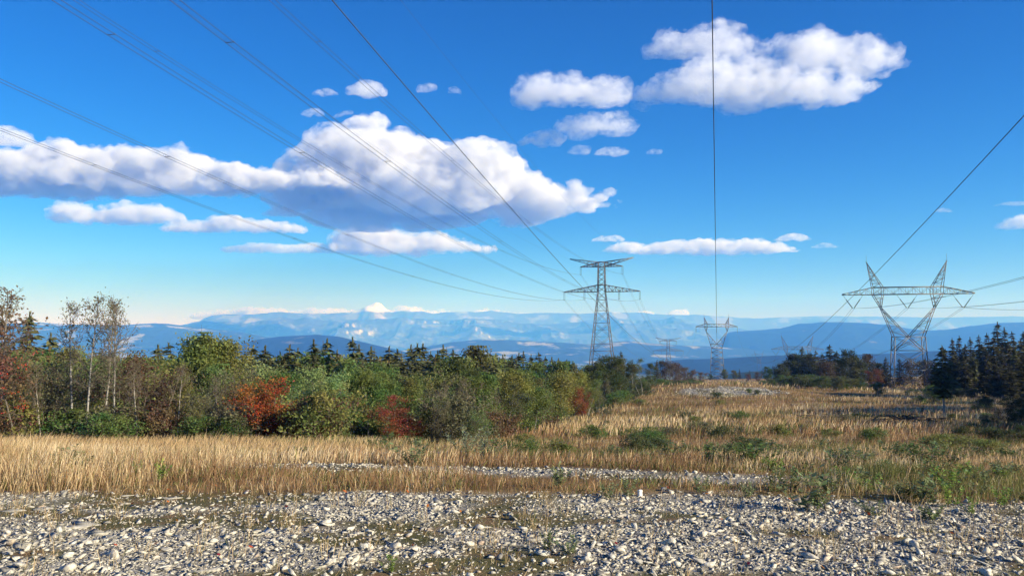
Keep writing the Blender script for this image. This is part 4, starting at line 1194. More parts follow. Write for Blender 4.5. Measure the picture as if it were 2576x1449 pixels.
tree_px('birch1', 1362, 985, 47, OLIVE, 'slim white-stemmed birch before the receding edge', name='birch', bark=BARK_WHITE, wide=1.1)
tree_px('broad1', 1392, 928, 58, YELG, 'yellowing tree in the receding edge of the wood')
tree_px('broad0', 1432, 942, 62, (0.105, 0.088, 0.024), 'brown-tinged tree left of the rust-coloured one', wide=0.9)
tree_px('birch0', 1418, 990, 55, GREEN, 'slim green tree before the yellowing one', name='birch', bark=BARK_WHITE, wide=1.2)
tree_px('rust0', 1466, 972, 60, (0.24, 0.085, 0.035), 'small rust-coloured tree left of the birch grove', name='rowan', wide=0.85)
tree_px('broad2', 1490, 936, 78, DEEP, 'dark tree just left of the birch grove', wide=0.8)
tree_px('birch1', 1502, 975, 72, GREYG, 'pale birch right of the rust-coloured tree', name='birch', bark=BARK_WHITE, wide=1.1)
for i, (px, tp, d, k, c) in enumerate([(1516, 906, 94, 'broad1', (0.062, 0.076, 0.022)), (1540, 894, 98, 'broad3', (0.070, 0.080, 0.024)), (1566, 898, 96, 'birch2', (0.080, 0.088, 0.026)), (1590, 903, 97, 'birch0', (0.085, 0.095, 0.030)), (1614, 897, 102, 'birch1', (0.12, 0.145, 0.062)), (1634, 912, 108, 'birch2', (0.085, 0.10, 0.036))]):
    tree_px(k, px, tp, d, c, 'tree in the birch grove below the left pylon, %s from the left' % ('first', 'second', 'third', 'fourth', 'fifth', 'last')[i], name='birch', bark=BARK_WHITE, wide=1.25, group='birch grove')
tree_px('spruce2', 1562, 884, 112, SPRUCE, 'dark spruce tip rising from the birch grove', name='spruce', bark=BARK_BROWN)
for px, tp, d, lab in [(112, 905, 25.2, 'thin bare stem right of the berried rowan'), (352, 900, 24.6, 'thin bare stem among the reddish twiggy shrubs'), (455, 905, 24.8, 'pale forked bare stem before the big olive pair'), (545, 940, 24.4, 'short pale bare stem before the big olive pair'), (628, 985, 24.6, 'thin bare stem left of the orange-red rowan'), (1132, 958, 27.5, 'pale bare stem before the dark leafless tree'), (1166, 945, 28.5, 'tall pale bare stem left of the dark green corner tree'), (1243, 965, 31, 'pale bare stem at the corner of the wood')]:
    tree_px('bare%d' % (px % 3), px, tp, d, GREYG, lab, bark=(0.40, 0.37, 0.33), wide=0.9)
# filling of the near wood
rng = np.random.default_rng(77)
items = []
for i in range(76):
    px = rng.uniform(-40, 1500); e = 24 + max(0, px - 1260) * 0.19
    d = e + rng.uniform(4, 30)
    X = at(px, 1000, d)[0]; base = float(ground_z(X, d))
    ymax = at(px, np.interp(px, [0, 200, 420, 640, 900, 1200, 1500], [868, 892, 880, 918, 918, 925, 945]) + rng.uniform(0, 48), d)[2]
    key = str(rng.choice(['broad0', 'broad1', 'broad2', 'broad3', 'twiggy0', 'twiggy1', 'twiggy2', 'birch0', 'birch2']))
    col = [OLIVE, GREEN, GREYG, (0.15, 0.175, 0.052), (0.13, 0.18, 0.052)][rng.integers(0, 5)]
    bk, w = [BARK_GREY, BARK_TWIG, BARK_WHITE][rng.integers(0, 3)], rng.uniform(0.9, 1.2)
    items.append(dict(px=px, adj=hue_word(col) + (' twiggy' if 'twiggy' in key else ' slim' if 'birch' in key else ' leafy'), make=lambda lab, key=key, X=X, d=d, h=max(ymax - base, 1.5), col=col, bk=bk, w=w: tree(key, X, d, h, col, lab, group='trees filling the left wood', bark=bk, wide=w)))
place_set(items, '{adj} tree crowded behind {lm}', WOOD_MARKS)
items = []
for i in range(46):     # undergrowth at the foot of the wood
    px = rng.uniform(-30, 1480); e = 23.2 + max(0, px - 1230) * 0.185
    d = e + rng.uniform(0.2, 3.5); X = at(px, 1000, d)[0]
    if 625 < px < 765 or 925 < px < 1075: d += 4.0; X = at(px, 1000, d)[0]
    low = rng.random() < 0.55; key = 'bush%d' % rng.integers(0, 3) if low else 'twiggy%d' % rng.integers(0, 3)
    h, col, w = rng.uniform(0.7, 1.7), [GREEN, OLIVE, GREYG, BROWN][rng.integers(0, 4)], rng.uniform(0.9, 1.4)
    items.append(dict(px=px, adj='low ' + hue_word(col) + (' leafy' if low else ' twiggy'), make=lambda lab, key=key, X=X, d=d, h=h, col=col, w=w: tree(key, X, d, h, col, lab, group='undergrowth along the wood', name='bush', cat='bush', bark=BARK_TWIG, wide=w)))
place_set(items, '{adj} bush below {lm}', WOOD_MARKS)
# conifers whose tips stand against the valley
TIPS = [(128, 842, 55), (398, 872, 62), (424, 866, 70), (637, 873, 72), (667, 874, 66), (705, 888, 78), (729, 871, 70), (749, 880, 76), (789, 858, 68), (823, 856, 72), (848, 884, 80), (887, 853, 70), (903, 871, 76), (934, 876, 80), (979, 875, 76), (1000, 882, 82), (1034, 871, 84), (1050, 868, 80), (1064, 869, 86), (1083, 888, 90), (1101, 886, 84), (1115, 872, 80), (1140, 884, 84), (1214, 896, 104), (1247, 893, 110), (1265, 896, 104), (1288, 897, 116), (1305, 892, 112), (1317, 887, 118), (1336, 895, 114), (1355, 889, 120), (1372, 899, 124), (1388, 901, 118), (1405, 903, 122), (1426, 906, 126), (1441, 911, 130), (610, 905, 80), (580, 900, 90), (540, 905, 84)]
SPRUCE_LABEL = {}
for i in range(len(TIPS)):
    part = 'above the bare birches' if TIPS[i][0] < 300 else 'left of the big olive pair' if TIPS[i][0] < 450 else 'behind the big olive pair' if TIPS[i][0] < 620 else 'against the dark hill' if TIPS[i][0] < 1010 else 'right of the dark hill' if TIPS[i][0] < 1160 else 'in the far dark row'
    TIPS[i] = TIPS[i] + (part,)
for part in sorted({t_[3] for t_ in TIPS}):
    idx = sorted([i for i in range(len(TIPS)) if TIPS[i][3] == part], key=lambda i_: TIPS[i_][0])
    for n_, i in enumerate(idx): SPRUCE_LABEL[i] = 'pointed spruce %s, %s from left' % (part, ORDINALS[n_]) if len(idx) > 1 else 'pointed spruce %s' % part
TIPS = [t_[:3] for t_ in TIPS]
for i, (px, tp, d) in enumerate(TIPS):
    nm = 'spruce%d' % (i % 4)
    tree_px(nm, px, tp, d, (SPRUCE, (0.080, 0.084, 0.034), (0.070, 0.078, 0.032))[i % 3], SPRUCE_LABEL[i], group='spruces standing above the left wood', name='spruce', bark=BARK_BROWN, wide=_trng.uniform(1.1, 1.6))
tree_px('far_broad0', 1184, 878, 92, (0.105, 0.10, 0.028), 'yellow-green tree between spruces right of the dark hill', wide=0.8)
tree_px('far_broad2', 1210, 915, 96, (0.13, 0.085, 0.03), 'tree with orange flank beside the yellow-green one', wide=0.7)
items = []
for i in range(120):
    px = rng.uniform(-20, 1500); d = rng.uniform(58, 150) + max(0, px - 1100) * 0.05
    X = at(px, 900, d)[0]
    if d < forest_edge(X) + 6: continue
    sil = np.interp(px, [0, 300, 600, 800, 1000, 1150, 1300, 1440, 1520], [874, 892, 896, 888, 892, 894, 902, 912, 918])
    h = max(at(px, sil + abs(rng.normal()) * 12, d)[2] - float(ground_z(X, d)), 3)
    if rng.random() < 0.85: items.append(dict(px=px, adj='shorter dark spruce', make=lambda lab, key='spruce%d' % rng.integers(0, 4), X=X, d=d, h=h, w=rng.uniform(1.3, 1.8): tree(key, X, d, h, SPRUCE, lab, group='spruces filling the left wood', name='spruce', bark=BARK_BROWN, wide=w)))
    else:
        col = [OLIVE, GREEN, YELG][rng.integers(0, 3)]
        items.append(dict(px=px, adj=hue_word(col) + ' tree', make=lambda lab, key='far_broad%d' % rng.integers(0, 3), X=X, d=d, h=h, col=col, w=rng.uniform(0.8, 1.0): tree(key, X, d, h, col, lab, group='leafy trees filling the left wood', wide=w)))
place_set(items, '{adj} deep in the wood above {lm}', WOOD_MARKS)
# --- the far rim of the clearing
RIM = [(1652, 908, 175, 'spruce0', SPRUCE_D, 'small dark spruce at the left end of the far rim'), (1668, 902, 190, 'far_twiggy0', (0.10, 0.075, 0.045), 'brown twiggy tree at the far rim, first'), (1694, 912, 200, 'far_twiggy1', (0.10, 0.078, 0.05), 'brown twiggy tree at the far rim, second'), (1718, 920, 215, 'far_twiggy0', (0.11, 0.080, 0.052), 'brown twiggy tree at the far rim, third'), (1742, 930, 230, 'far_twiggy1', (0.125, 0.085, 0.055), 'brown twiggy tree at the far rim, fourth'), (1764, 934, 240, 'far_twiggy0', (0.12, 0.085, 0.06), 'brown twiggy tree at the far rim, fifth'), (1786, 940, 330, 'far_broad1', DEEP, 'dark tree at the left foot of the pylon with vertical horns'), (1824, 930, 330, 'far_broad0', (0.10, 0.115, 0.03), 'yellow-green tree right of the pylon with vertical horns'), (1848, 932, 340, 'far_broad2', (0.12, 0.12, 0.032), 'yellowish round tree at the far rim'), (1880, 940, 300, 'far_twiggy1', (0.12, 0.075, 0.05), 'brown shrub at the far rim'), (1905, 934, 290, 'far_twiggy0', (0.10, 0.07, 0.05), 'grey-brown tree at the far rim'), (1928, 922, 270, 'far_broad1', (0.055, 0.10, 0.022), 'bright green round tree at the far rim, left'), (1952, 928, 280, 'far_broad0', (0.06, 0.10, 0.024), 'bright green round tree at the far rim, right'),
       (1730, 937, 420, 'spruce1', SPRUCE_D, 'tiny spruce tip on the far rim, left'), (1860, 928, 430, 'spruce3', SPRUCE_D, 'tiny spruce tip on the far rim, right'), (1885, 931, 440, 'spruce2', SPRUCE_D, 'tiny dark spruce among the far rim shrubs')]
for px, tp, d, k, c, lab in RIM: tree_px(k, px, tp, d, c, lab, name='spruce' if k.startswith('spruce') else 'tree', bark=BARK_BROWN, wide=1.1)
# --- right-hand wood
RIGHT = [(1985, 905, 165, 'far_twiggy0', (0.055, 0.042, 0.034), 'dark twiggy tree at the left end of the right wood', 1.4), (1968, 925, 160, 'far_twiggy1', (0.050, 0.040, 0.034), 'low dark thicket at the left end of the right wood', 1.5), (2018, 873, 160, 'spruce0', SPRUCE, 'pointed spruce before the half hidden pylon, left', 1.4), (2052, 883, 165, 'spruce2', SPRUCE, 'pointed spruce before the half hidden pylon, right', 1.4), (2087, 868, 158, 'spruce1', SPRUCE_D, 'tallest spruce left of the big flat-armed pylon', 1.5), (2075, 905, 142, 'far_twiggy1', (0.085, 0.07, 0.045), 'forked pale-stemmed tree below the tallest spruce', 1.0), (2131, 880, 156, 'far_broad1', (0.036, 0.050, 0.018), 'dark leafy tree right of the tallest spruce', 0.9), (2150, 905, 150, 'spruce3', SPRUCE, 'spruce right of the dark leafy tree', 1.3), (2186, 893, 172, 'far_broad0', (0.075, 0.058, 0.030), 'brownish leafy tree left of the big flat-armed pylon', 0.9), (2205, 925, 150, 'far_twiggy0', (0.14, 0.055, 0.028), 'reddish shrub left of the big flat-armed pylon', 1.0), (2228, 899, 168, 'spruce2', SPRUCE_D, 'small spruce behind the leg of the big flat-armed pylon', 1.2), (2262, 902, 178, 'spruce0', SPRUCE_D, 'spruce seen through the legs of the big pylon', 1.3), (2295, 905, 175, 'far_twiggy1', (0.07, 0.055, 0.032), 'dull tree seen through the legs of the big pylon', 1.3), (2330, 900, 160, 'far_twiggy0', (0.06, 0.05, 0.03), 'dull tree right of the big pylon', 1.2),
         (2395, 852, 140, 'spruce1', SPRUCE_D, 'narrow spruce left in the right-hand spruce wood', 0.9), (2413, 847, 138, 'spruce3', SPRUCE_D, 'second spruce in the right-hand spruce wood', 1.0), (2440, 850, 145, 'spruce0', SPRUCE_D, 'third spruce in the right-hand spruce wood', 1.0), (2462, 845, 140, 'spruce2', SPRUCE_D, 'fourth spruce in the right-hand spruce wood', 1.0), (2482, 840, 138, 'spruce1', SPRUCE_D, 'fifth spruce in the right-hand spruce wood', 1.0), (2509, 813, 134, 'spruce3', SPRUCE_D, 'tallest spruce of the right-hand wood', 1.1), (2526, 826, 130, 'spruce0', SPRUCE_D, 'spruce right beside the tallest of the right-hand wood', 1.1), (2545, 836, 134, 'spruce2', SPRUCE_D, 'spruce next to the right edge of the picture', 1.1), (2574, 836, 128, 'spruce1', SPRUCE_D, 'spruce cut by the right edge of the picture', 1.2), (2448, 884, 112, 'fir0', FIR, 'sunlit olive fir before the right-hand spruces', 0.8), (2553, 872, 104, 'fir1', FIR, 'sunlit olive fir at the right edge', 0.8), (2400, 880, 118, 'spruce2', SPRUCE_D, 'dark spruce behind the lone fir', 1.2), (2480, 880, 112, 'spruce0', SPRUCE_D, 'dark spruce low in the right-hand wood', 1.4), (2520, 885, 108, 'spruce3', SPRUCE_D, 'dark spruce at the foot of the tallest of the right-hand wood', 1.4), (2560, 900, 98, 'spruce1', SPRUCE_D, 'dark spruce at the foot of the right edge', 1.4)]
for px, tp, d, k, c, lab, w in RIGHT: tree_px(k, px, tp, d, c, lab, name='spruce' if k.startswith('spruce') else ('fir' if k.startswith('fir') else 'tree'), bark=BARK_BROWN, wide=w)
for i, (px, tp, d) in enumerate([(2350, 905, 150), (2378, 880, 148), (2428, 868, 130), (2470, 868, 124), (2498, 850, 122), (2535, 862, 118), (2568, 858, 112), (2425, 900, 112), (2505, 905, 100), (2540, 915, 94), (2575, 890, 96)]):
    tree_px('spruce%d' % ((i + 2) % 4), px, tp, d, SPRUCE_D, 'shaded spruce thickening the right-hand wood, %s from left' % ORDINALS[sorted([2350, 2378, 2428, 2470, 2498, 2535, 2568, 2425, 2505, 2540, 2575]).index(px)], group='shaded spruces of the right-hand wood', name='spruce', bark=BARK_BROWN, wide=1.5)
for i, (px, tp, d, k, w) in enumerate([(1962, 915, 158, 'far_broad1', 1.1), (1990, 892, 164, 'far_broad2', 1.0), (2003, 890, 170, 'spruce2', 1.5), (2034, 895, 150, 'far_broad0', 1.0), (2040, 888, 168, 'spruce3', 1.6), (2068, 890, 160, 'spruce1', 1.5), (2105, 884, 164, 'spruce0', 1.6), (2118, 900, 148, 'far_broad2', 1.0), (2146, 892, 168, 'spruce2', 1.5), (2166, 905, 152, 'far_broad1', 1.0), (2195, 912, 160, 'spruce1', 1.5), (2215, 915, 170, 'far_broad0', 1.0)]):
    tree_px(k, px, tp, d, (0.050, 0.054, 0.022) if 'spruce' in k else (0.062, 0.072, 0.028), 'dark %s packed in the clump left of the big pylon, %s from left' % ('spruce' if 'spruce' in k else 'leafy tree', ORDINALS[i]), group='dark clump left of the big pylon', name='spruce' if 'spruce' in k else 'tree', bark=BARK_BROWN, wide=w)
for i, (px, tp, d, k, c) in enumerate([(1275, 935, 41, 'broad2', OLIVE), (1318, 928, 52, 'broad1', GREEN), (1352, 935, 56, 'sallow0', OLIVE), (1378, 950, 52, 'birch0', GREYG), (1408, 945, 60, 'broad3', OLIVE), (1448, 930, 72, 'broad1', YELG), (1462, 935, 78, 'birch2', GREEN), (1480, 955, 68, 'birch1', OLIVE), (1518, 950, 86, 'birch0', GREYG), (1548, 940, 92, 'sallow2', DEEP)]):
    tree_px(k, px, tp, d, c, 'leafy tree thickening the receding wood edge, %s from left' % ORDINALS[i], group='receding wood edge', bark=BARK_WHITE, wide=1.2)
for px in range(2600, 2960, 32):
    tree_px('spruce%d' % (px // 32 % 4), px, 826 + (px * 7 % 30), 112 + (px * 13 % 26), SPRUCE_D, 'spruce of the right-hand wood beyond the edge of the picture', group='spruces beyond the right edge', name='spruce', bark=BARK_BROWN, wide=1.2)
tree_px('fir1', 2370, 872, 60, (0.075, 0.078, 0.030), 'lone bushy fir with a bare lower trunk in the clearing', name='fir', bark=(0.34, 0.32, 0.29), wide=1.0)
for i, (X, Y, h) in enumerate([(29, 19, 6), (33, 23, 7), (35, 27, 8), (38, 30, 9), (41, 33, 9), (44, 37, 10), (47, 41, 11), (52, 50, 12), (58, 61, 13), (64, 72, 14), (70, 84, 14)]):
    tree(('fir0', 'broad2', 'broad1')[i % 3], X, Y, h, (SPRUCE_D, DEEP, DEEP)[i % 3], 'tree just beyond the right edge shading the slope', group='trees beyond the right edge', bark=BARK_BROWN, wide=1.25)
# shrubs at the right edge and on the slope
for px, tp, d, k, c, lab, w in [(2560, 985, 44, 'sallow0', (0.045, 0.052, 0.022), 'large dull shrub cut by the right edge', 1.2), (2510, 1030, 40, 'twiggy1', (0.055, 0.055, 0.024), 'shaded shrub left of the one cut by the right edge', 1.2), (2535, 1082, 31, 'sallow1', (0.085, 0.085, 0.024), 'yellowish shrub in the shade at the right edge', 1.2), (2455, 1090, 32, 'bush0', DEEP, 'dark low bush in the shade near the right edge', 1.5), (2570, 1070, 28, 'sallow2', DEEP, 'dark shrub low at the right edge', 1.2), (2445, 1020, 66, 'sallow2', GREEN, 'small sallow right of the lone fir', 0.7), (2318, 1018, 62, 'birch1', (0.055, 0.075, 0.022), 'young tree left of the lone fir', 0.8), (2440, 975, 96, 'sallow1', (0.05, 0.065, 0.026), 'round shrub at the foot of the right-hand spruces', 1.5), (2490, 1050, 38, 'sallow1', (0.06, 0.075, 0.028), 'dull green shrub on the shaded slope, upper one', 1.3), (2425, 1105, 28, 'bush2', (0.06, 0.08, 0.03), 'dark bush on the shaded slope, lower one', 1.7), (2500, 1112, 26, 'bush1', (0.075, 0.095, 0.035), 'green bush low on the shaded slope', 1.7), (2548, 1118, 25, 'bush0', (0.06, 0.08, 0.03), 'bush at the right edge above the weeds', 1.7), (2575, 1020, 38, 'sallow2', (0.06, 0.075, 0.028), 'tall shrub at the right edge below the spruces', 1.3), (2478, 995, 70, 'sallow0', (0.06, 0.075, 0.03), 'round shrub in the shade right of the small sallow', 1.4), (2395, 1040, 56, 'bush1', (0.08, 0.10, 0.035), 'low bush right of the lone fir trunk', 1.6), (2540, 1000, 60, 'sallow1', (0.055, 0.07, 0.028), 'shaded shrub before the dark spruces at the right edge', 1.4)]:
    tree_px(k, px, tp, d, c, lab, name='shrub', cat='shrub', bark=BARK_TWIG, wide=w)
items = []
for i in range(46):     # the belt of shrubs under the right-hand wood
    px = rng.uniform(1900, 2420); d = np.interp(px, [1900, 2000, 2200, 2420], [150, 125, 108, 92]) + rng.uniform(-12, 14)
    X = at(px, 1000, d)[0]; key = 'sallow%d' % rng.integers(0, 3) if rng.random() < 0.6 else 'bush%d' % rng.integers(0, 3)
    h, w, col = rng.uniform(0.9, 2.0) * (0.4 if 2215 < px < 2330 else 1.0), rng.uniform(1.2, 1.9), [GREEN, (0.085, 0.125, 0.04), (0.08, 0.105, 0.04), (0.10, 0.112, 0.046)][rng.integers(0, 4)]
    items.append(dict(px=px, adj=('tall ' if h > 1.5 else 'low ') + hue_word(col), make=lambda lab, key=key, X=X, d=d, h=h, col=col, w=w: tree(key, X, d, h, col, lab, group='shrub belt below the right wood', name='shrub', cat='shrub', bark=BARK_TWIG, wide=w)))
place_set(items, '{adj} shrub in the belt below {lm}', FIELD_MARKS)
items = []
for i in range(30):     # shrubs creeping from the birch grove into the clearing
    px = rng.uniform(1500, 1760); d = np.interp(px, [1500, 1600, 1700, 1760], [72, 100, 135, 160]) + rng.uniform(-6, 22)
    X = at(px, 1000, d)[0]; h, w, col = rng.uniform(0.8, 1.7), rng.uniform(1.2, 1.8), [GREEN, DEEP, (0.08, 0.105, 0.04)][rng.integers(0, 3)]
    items.append(dict(px=px, adj=('tall ' if h > 1.25 else 'low ') + hue_word(col), make=lambda lab, key='bush%d' % rng.integers(0, 3), X=X, d=d, h=h, col=col, w=w: tree(key, X, d, h, col, lab, group='shrubs below the birch grove', name='shrub', cat='shrub', bark=BARK_TWIG, wide=w)))
place_set(items, '{adj} shrub at the clearing edge below {lm}', FIELD_MARKS)
items = []
for i in range(60):     # scattered low bushes in the dry grass
    px = rng.uniform(1300, 2560); d = 17 + 150 * rng.random() ** 1.6
    X = at(px, 1000, d)[0]
    if d > forest_edge(X) - 4: continue
    h, w, col = rng.uniform(0.2, 0.45) * (1 + d / 90), rng.uniform(1.2, 2.0), [GREEN, OLIVE, (0.08, 0.105, 0.04), GREYG][rng.integers(0, 4)]
    items.append(dict(px=px, adj=('near ' if d < 40 else 'distant ') + hue_word(col), make=lambda lab, key='bush%d' % rng.integers(0, 3), X=X, d=d, h=h, col=col, w=w: tree(key, X, d, h, col, lab, group='low bushes in the clearing', name='bush', cat='bush', bark=BARK_TWIG, wide=w)))
place_set(items, '{adj} bush in dry grass under {lm}', FIELD_MARKS)
# ------------------------------------------------------------------ limestone rubble
import bmesh
def hull_rock(seed, npts, flat=0.62):
    rng = np.random.default_rng(seed)
    p = rng.normal(size=(npts, 3)); p /= np.linalg.norm(p, axis=1)[:, None]
    p *= rng.uniform(0.72, 1.05, npts)[:, None] * np.array([1.15, 0.85, flat])
    bm = bmesh.new()
    for q in p: bm.verts.new(q)
    bmesh.ops.convex_hull(bm, input=bm.verts)
    for v in [v for v in bm.verts if not v.link_faces]: bm.verts.remove(v)
    bmesh.ops.triangulate(bm, faces=bm.faces)
    bm.verts.index_update()
    V = np.array([v.co[:] for v in bm.verts]); F = np.array([[v.index for v in f.verts] for f in bm.faces])
    bm.free(); return V, F
m = NT('limestone'); P = m.pos(); t = m.attr('tint')
n1 = m.noise(45.0, 5, P, 0.65); n2 = m.noise(9.0, 3, P, 0.6)
c = m.ramp(t, [(0.0, (0.22, 0.208, 0.185)), (0.45, (0.43, 0.405, 0.355)), (0.8, (0.60, 0.57, 0.50)), (0.95, (0.60, 0.54, 0.44)), (1.0, (0.40, 0.30, 0.23))])
c = m.mix(m.ramp(n1, [(0.40, 0.55), (0.56, 0.0)]), c, (0.17, 0.168, 0.165))
c = m.mix(m.ramp(n2, [(0.60, 0.0), (0.72, 0.45)]), c, (0.64, 0.61, 0.54))
m.diffuse(c, 0.92, 0.15, m.bump(n1, 0.55, 0.012)); MAT_STONE = m.m
ROCKS = [hull_rock(500 + k, 7, (0.30, 0.42, 0.62)[k % 3]) for k in range(18)]
FINE = []
for k in range(12):
    V, F = hull_rock(600 + k, 10, (0.40, 0.55, 0.72)[k % 3])
    me = make_mesh('stone', V, F, MAT_STONE); float_attr(me, 'tint', np.full(len(V), (0.45, 0.62, 0.75, 0.82, 0.7, 0.9)[k % 6])); FINE.append(me)

def scatter(rng, n, y0, y1, pw=1.0):
    y = y0 + (y1 - y0) * rng.random(n) ** pw
    x = rng.uniform(-1, 1, n) * (0.70 * y + 0.6)
    if y0 < 15:      # thinner cover goes on outside the picture
        m_ = int(n * 0.30); y2 = y0 + (y1 - y0) * rng.random(m_) ** pw
        x2 = rng.choice([-1, 1], m_) * (0.70 * y2 + 0.6 + rng.random(m_) * (0.08 * y2 + 3.2))
        x, y = np.concatenate([x, x2]), np.concatenate([y, y2])
    return x, y
def rot_mats(rng, n, tilt):
    a = rng.uniform(0, 6.283, n); b = rng.normal(size=n) * tilt; c_ = rng.normal(size=n) * tilt
    ca, sa, cb, sb, cc, sc_ = np.cos(a), np.sin(a), np.cos(b), np.sin(b), np.cos(c_), np.sin(c_)
    Rz = np.zeros((n, 3, 3)); Rz[:, 0, 0] = ca; Rz[:, 0, 1] = -sa; Rz[:, 1, 0] = sa; Rz[:, 1, 1] = ca; Rz[:, 2, 2] = 1
    Rx = np.zeros((n, 3, 3)); Rx[:, 0, 0] = 1; Rx[:, 1, 1] = cb; Rx[:, 1, 2] = -sb; Rx[:, 2, 1] = sb; Rx[:, 2, 2] = cb
    Ry = np.zeros((n, 3, 3)); Ry[:, 1, 1] = 1; Ry[:, 0, 0] = cc; Ry[:, 0, 2] = sc_; Ry[:, 2, 0] = -sc_; Ry[:, 2, 2] = cc
    return Rz @ Rx @ Ry
rng = np.random.default_rng(9)
X, Y, S = [], [], []
x, y = scatter(rng, 94000, 3.9, 9.2, 1.2)
k = rubble_mask(x, y) * (1 - 0.74 * turf_mask(x, y)) > rng.random(len(x)); k &= rng.random(len(x)) < 0.86
X.append(x[k]); Y.append(y[k]); S.append(np.clip(0.0145 * np.exp(rng.normal(size=k.sum()) * 0.55), 0.006, 0.065) * np.where(np.abs(x[k]) > 0.70 * y[k] + 0.6, 1.45, 1.0))
x, y = scatter(rng, 22000, 9.6, 14.0, 1.0)
k = (rubble_mask(x, y) > rng.random(len(x))) & (rng.random(len(x)) < 0.55)
X.append(x[k]); Y.append(y[k]); S.append(np.clip(0.024 * np.exp(rng.normal(size=k.sum()) * 0.42), 0.012, 0.075))
x = rng.uniform(18, 41, 3600); y = rng.uniform(95, 112, 3600)
k = rubble_mask(x, y) > rng.random(len(x))
X.append(x[k]); Y.append(y[k]); S.append(0.10 * np.exp(rng.normal(size=k.sum()) * 0.4))
X, Y, S = map(np.concatenate, (X, Y, S))
Z = ground_z(X, Y)
order = np.argsort(-(S / np.hypot(X, Y)) * (np.abs(X) < 0.67 * Y))
pick = order[:295]; rest = order[295:]
for j, i in enumerate(pick):
    o = add('stone', FINE[j % 12], GROUND, loc=(X[i], Y[i], Z[i] + S[i] * 0.22))
    o.rotation_euler = (rng.normal() * 0.3, rng.normal() * 0.3, rng.uniform(0, 6.28))
    s = S[i] * 0.85; o.scale = (s * rng.uniform(0.8, 1.4), s * rng.uniform(0.7, 1.1), s * rng.uniform(0.6, 1.1))
V_, F_, T_, o_ = [], [], [], 0
kind = rng.integers(0, len(ROCKS), len(rest))
for q in range(len(ROCKS)):
    I = rest[kind == q]; n = len(I)
    if not n: continue
    V, F = ROCKS[q]
    M = rot_mats(rng, n, 0.30)
    asp = np.stack([rng.uniform(0.75, 1.55, n), rng.uniform(0.65, 1.15, n), rng.uniform(0.6, 1.35, n)], 1)
    v = np.einsum('nij,nkj->nki', M, V[None] * asp[:, None, :]) * S[I][:, None, None]
    v += np.stack([X[I], Y[I], Z[I] + S[I] * 0.12], 1)[:, None, :]
    V_.append(v.reshape(-1, 3)); F_.append((F[None] + (np.arange(n) * len(V))[:, None, None]).reshape(-1, 3) + o_); o_ += n * len(V)
    T_.append(np.repeat(rng.random(n) ** 1.1, len(V)))
me = make_mesh('rubble', np.concatenate(V_), np.concatenate(F_), MAT_STONE); float_attr(me, 'tint', np.concatenate(T_))
add('rubble', me, GROUND, kind='stuff')
# flat plates of grey limestone bedrock breaking the surface
PLATES = []
for k in range(6):
    V, F = hull_rock(700 + k, 12, 0.17); me = make_mesh('slab', V, F, MAT_STONE); float_attr(me, 'tint', np.full(len(V), 0.18 + 0.06 * k)); PLATES.append(me)
def on_ground(px, py):
    r = ray(px, py); yy = 1.66 / max(-r[2], 0.03)
    for _ in range(25): yy = 0.5 * yy + 0.5 * (float(profile(np.array([yy]))[0]) / r[2])
    return r[0] * yy, yy
for j in range(20):
    cx0, cy0, sx, sy = [(360, 1316, 150, 14), (180, 1345, 150, 16), (90, 1285, 90, 8), (480, 1250, 90, 6), (1290, 1340, 90, 10), (420, 1400, 200, 22)][j % 6]
    X_, Y_ = on_ground(cx0 + rng.normal() * sx, cy0 + rng.normal() * sy)
    o = add('slab', PLATES[j % 6], GROUND, loc=(X_, Y_, float(ground_z(X_, Y_)) + 0.004))
    s = rng.uniform(0.06, 0.12); o.scale = (s * rng.uniform(1.0, 1.4), s * 0.85, s * 0.9); o.rotation_euler = (rng.normal() * 0.06, rng.normal() * 0.06, rng.normal() * 0.5)

# ------------------------------------------------------------------ grass
m = NT('grass'); t = m.attr('tint'); k2 = m.attr('sort')
straw = m.ramp(t, [(0.0, (0.29, 0.178, 0.085)), (0.4, (0.50, 0.352, 0.185)), (0.75, (0.65, 0.51, 0.31)), (1.0, (0.78, 0.66, 0.46))])
rust = m.ramp(t, [(0.0, (0.13, 0.066, 0.034)), (0.6, (0.26, 0.150, 0.078)), (1.0, (0.40, 0.26, 0.15))])
green = m.ramp(t, [(0.0, (0.070, 0.080, 0.024)), (0.6, (0.125, 0.14, 0.042)), (1.0, (0.22, 0.21, 0.07))])
c = m.mix(m.ramp(k2, [(0.30, 0.0), (0.36, 1.0)]), straw, rust)
c = m.mix(m.ramp(k2, [(0.63, 0.0), (0.69, 1.0)]), c, green)
b = m.node('BsdfPrincipled'); m.link(c, b.inputs['Base Color']); b.inputs['Roughness'].default_value = 0.7; b.inputs['Specular IOR Level'].default_value = 0.2
tr = m.node('BsdfTranslucent'); m.link(c, tr.inputs['Color']); mx = m.node('MixShader'); mx.inputs[0].default_value = 0.3
m.link(b.outputs[0], mx.inputs[1]); m.link(tr.outputs[0], mx.inputs[2]); m.link(mx.outputs[0], m.out.inputs['Surface']); MAT_GRASS = m.m

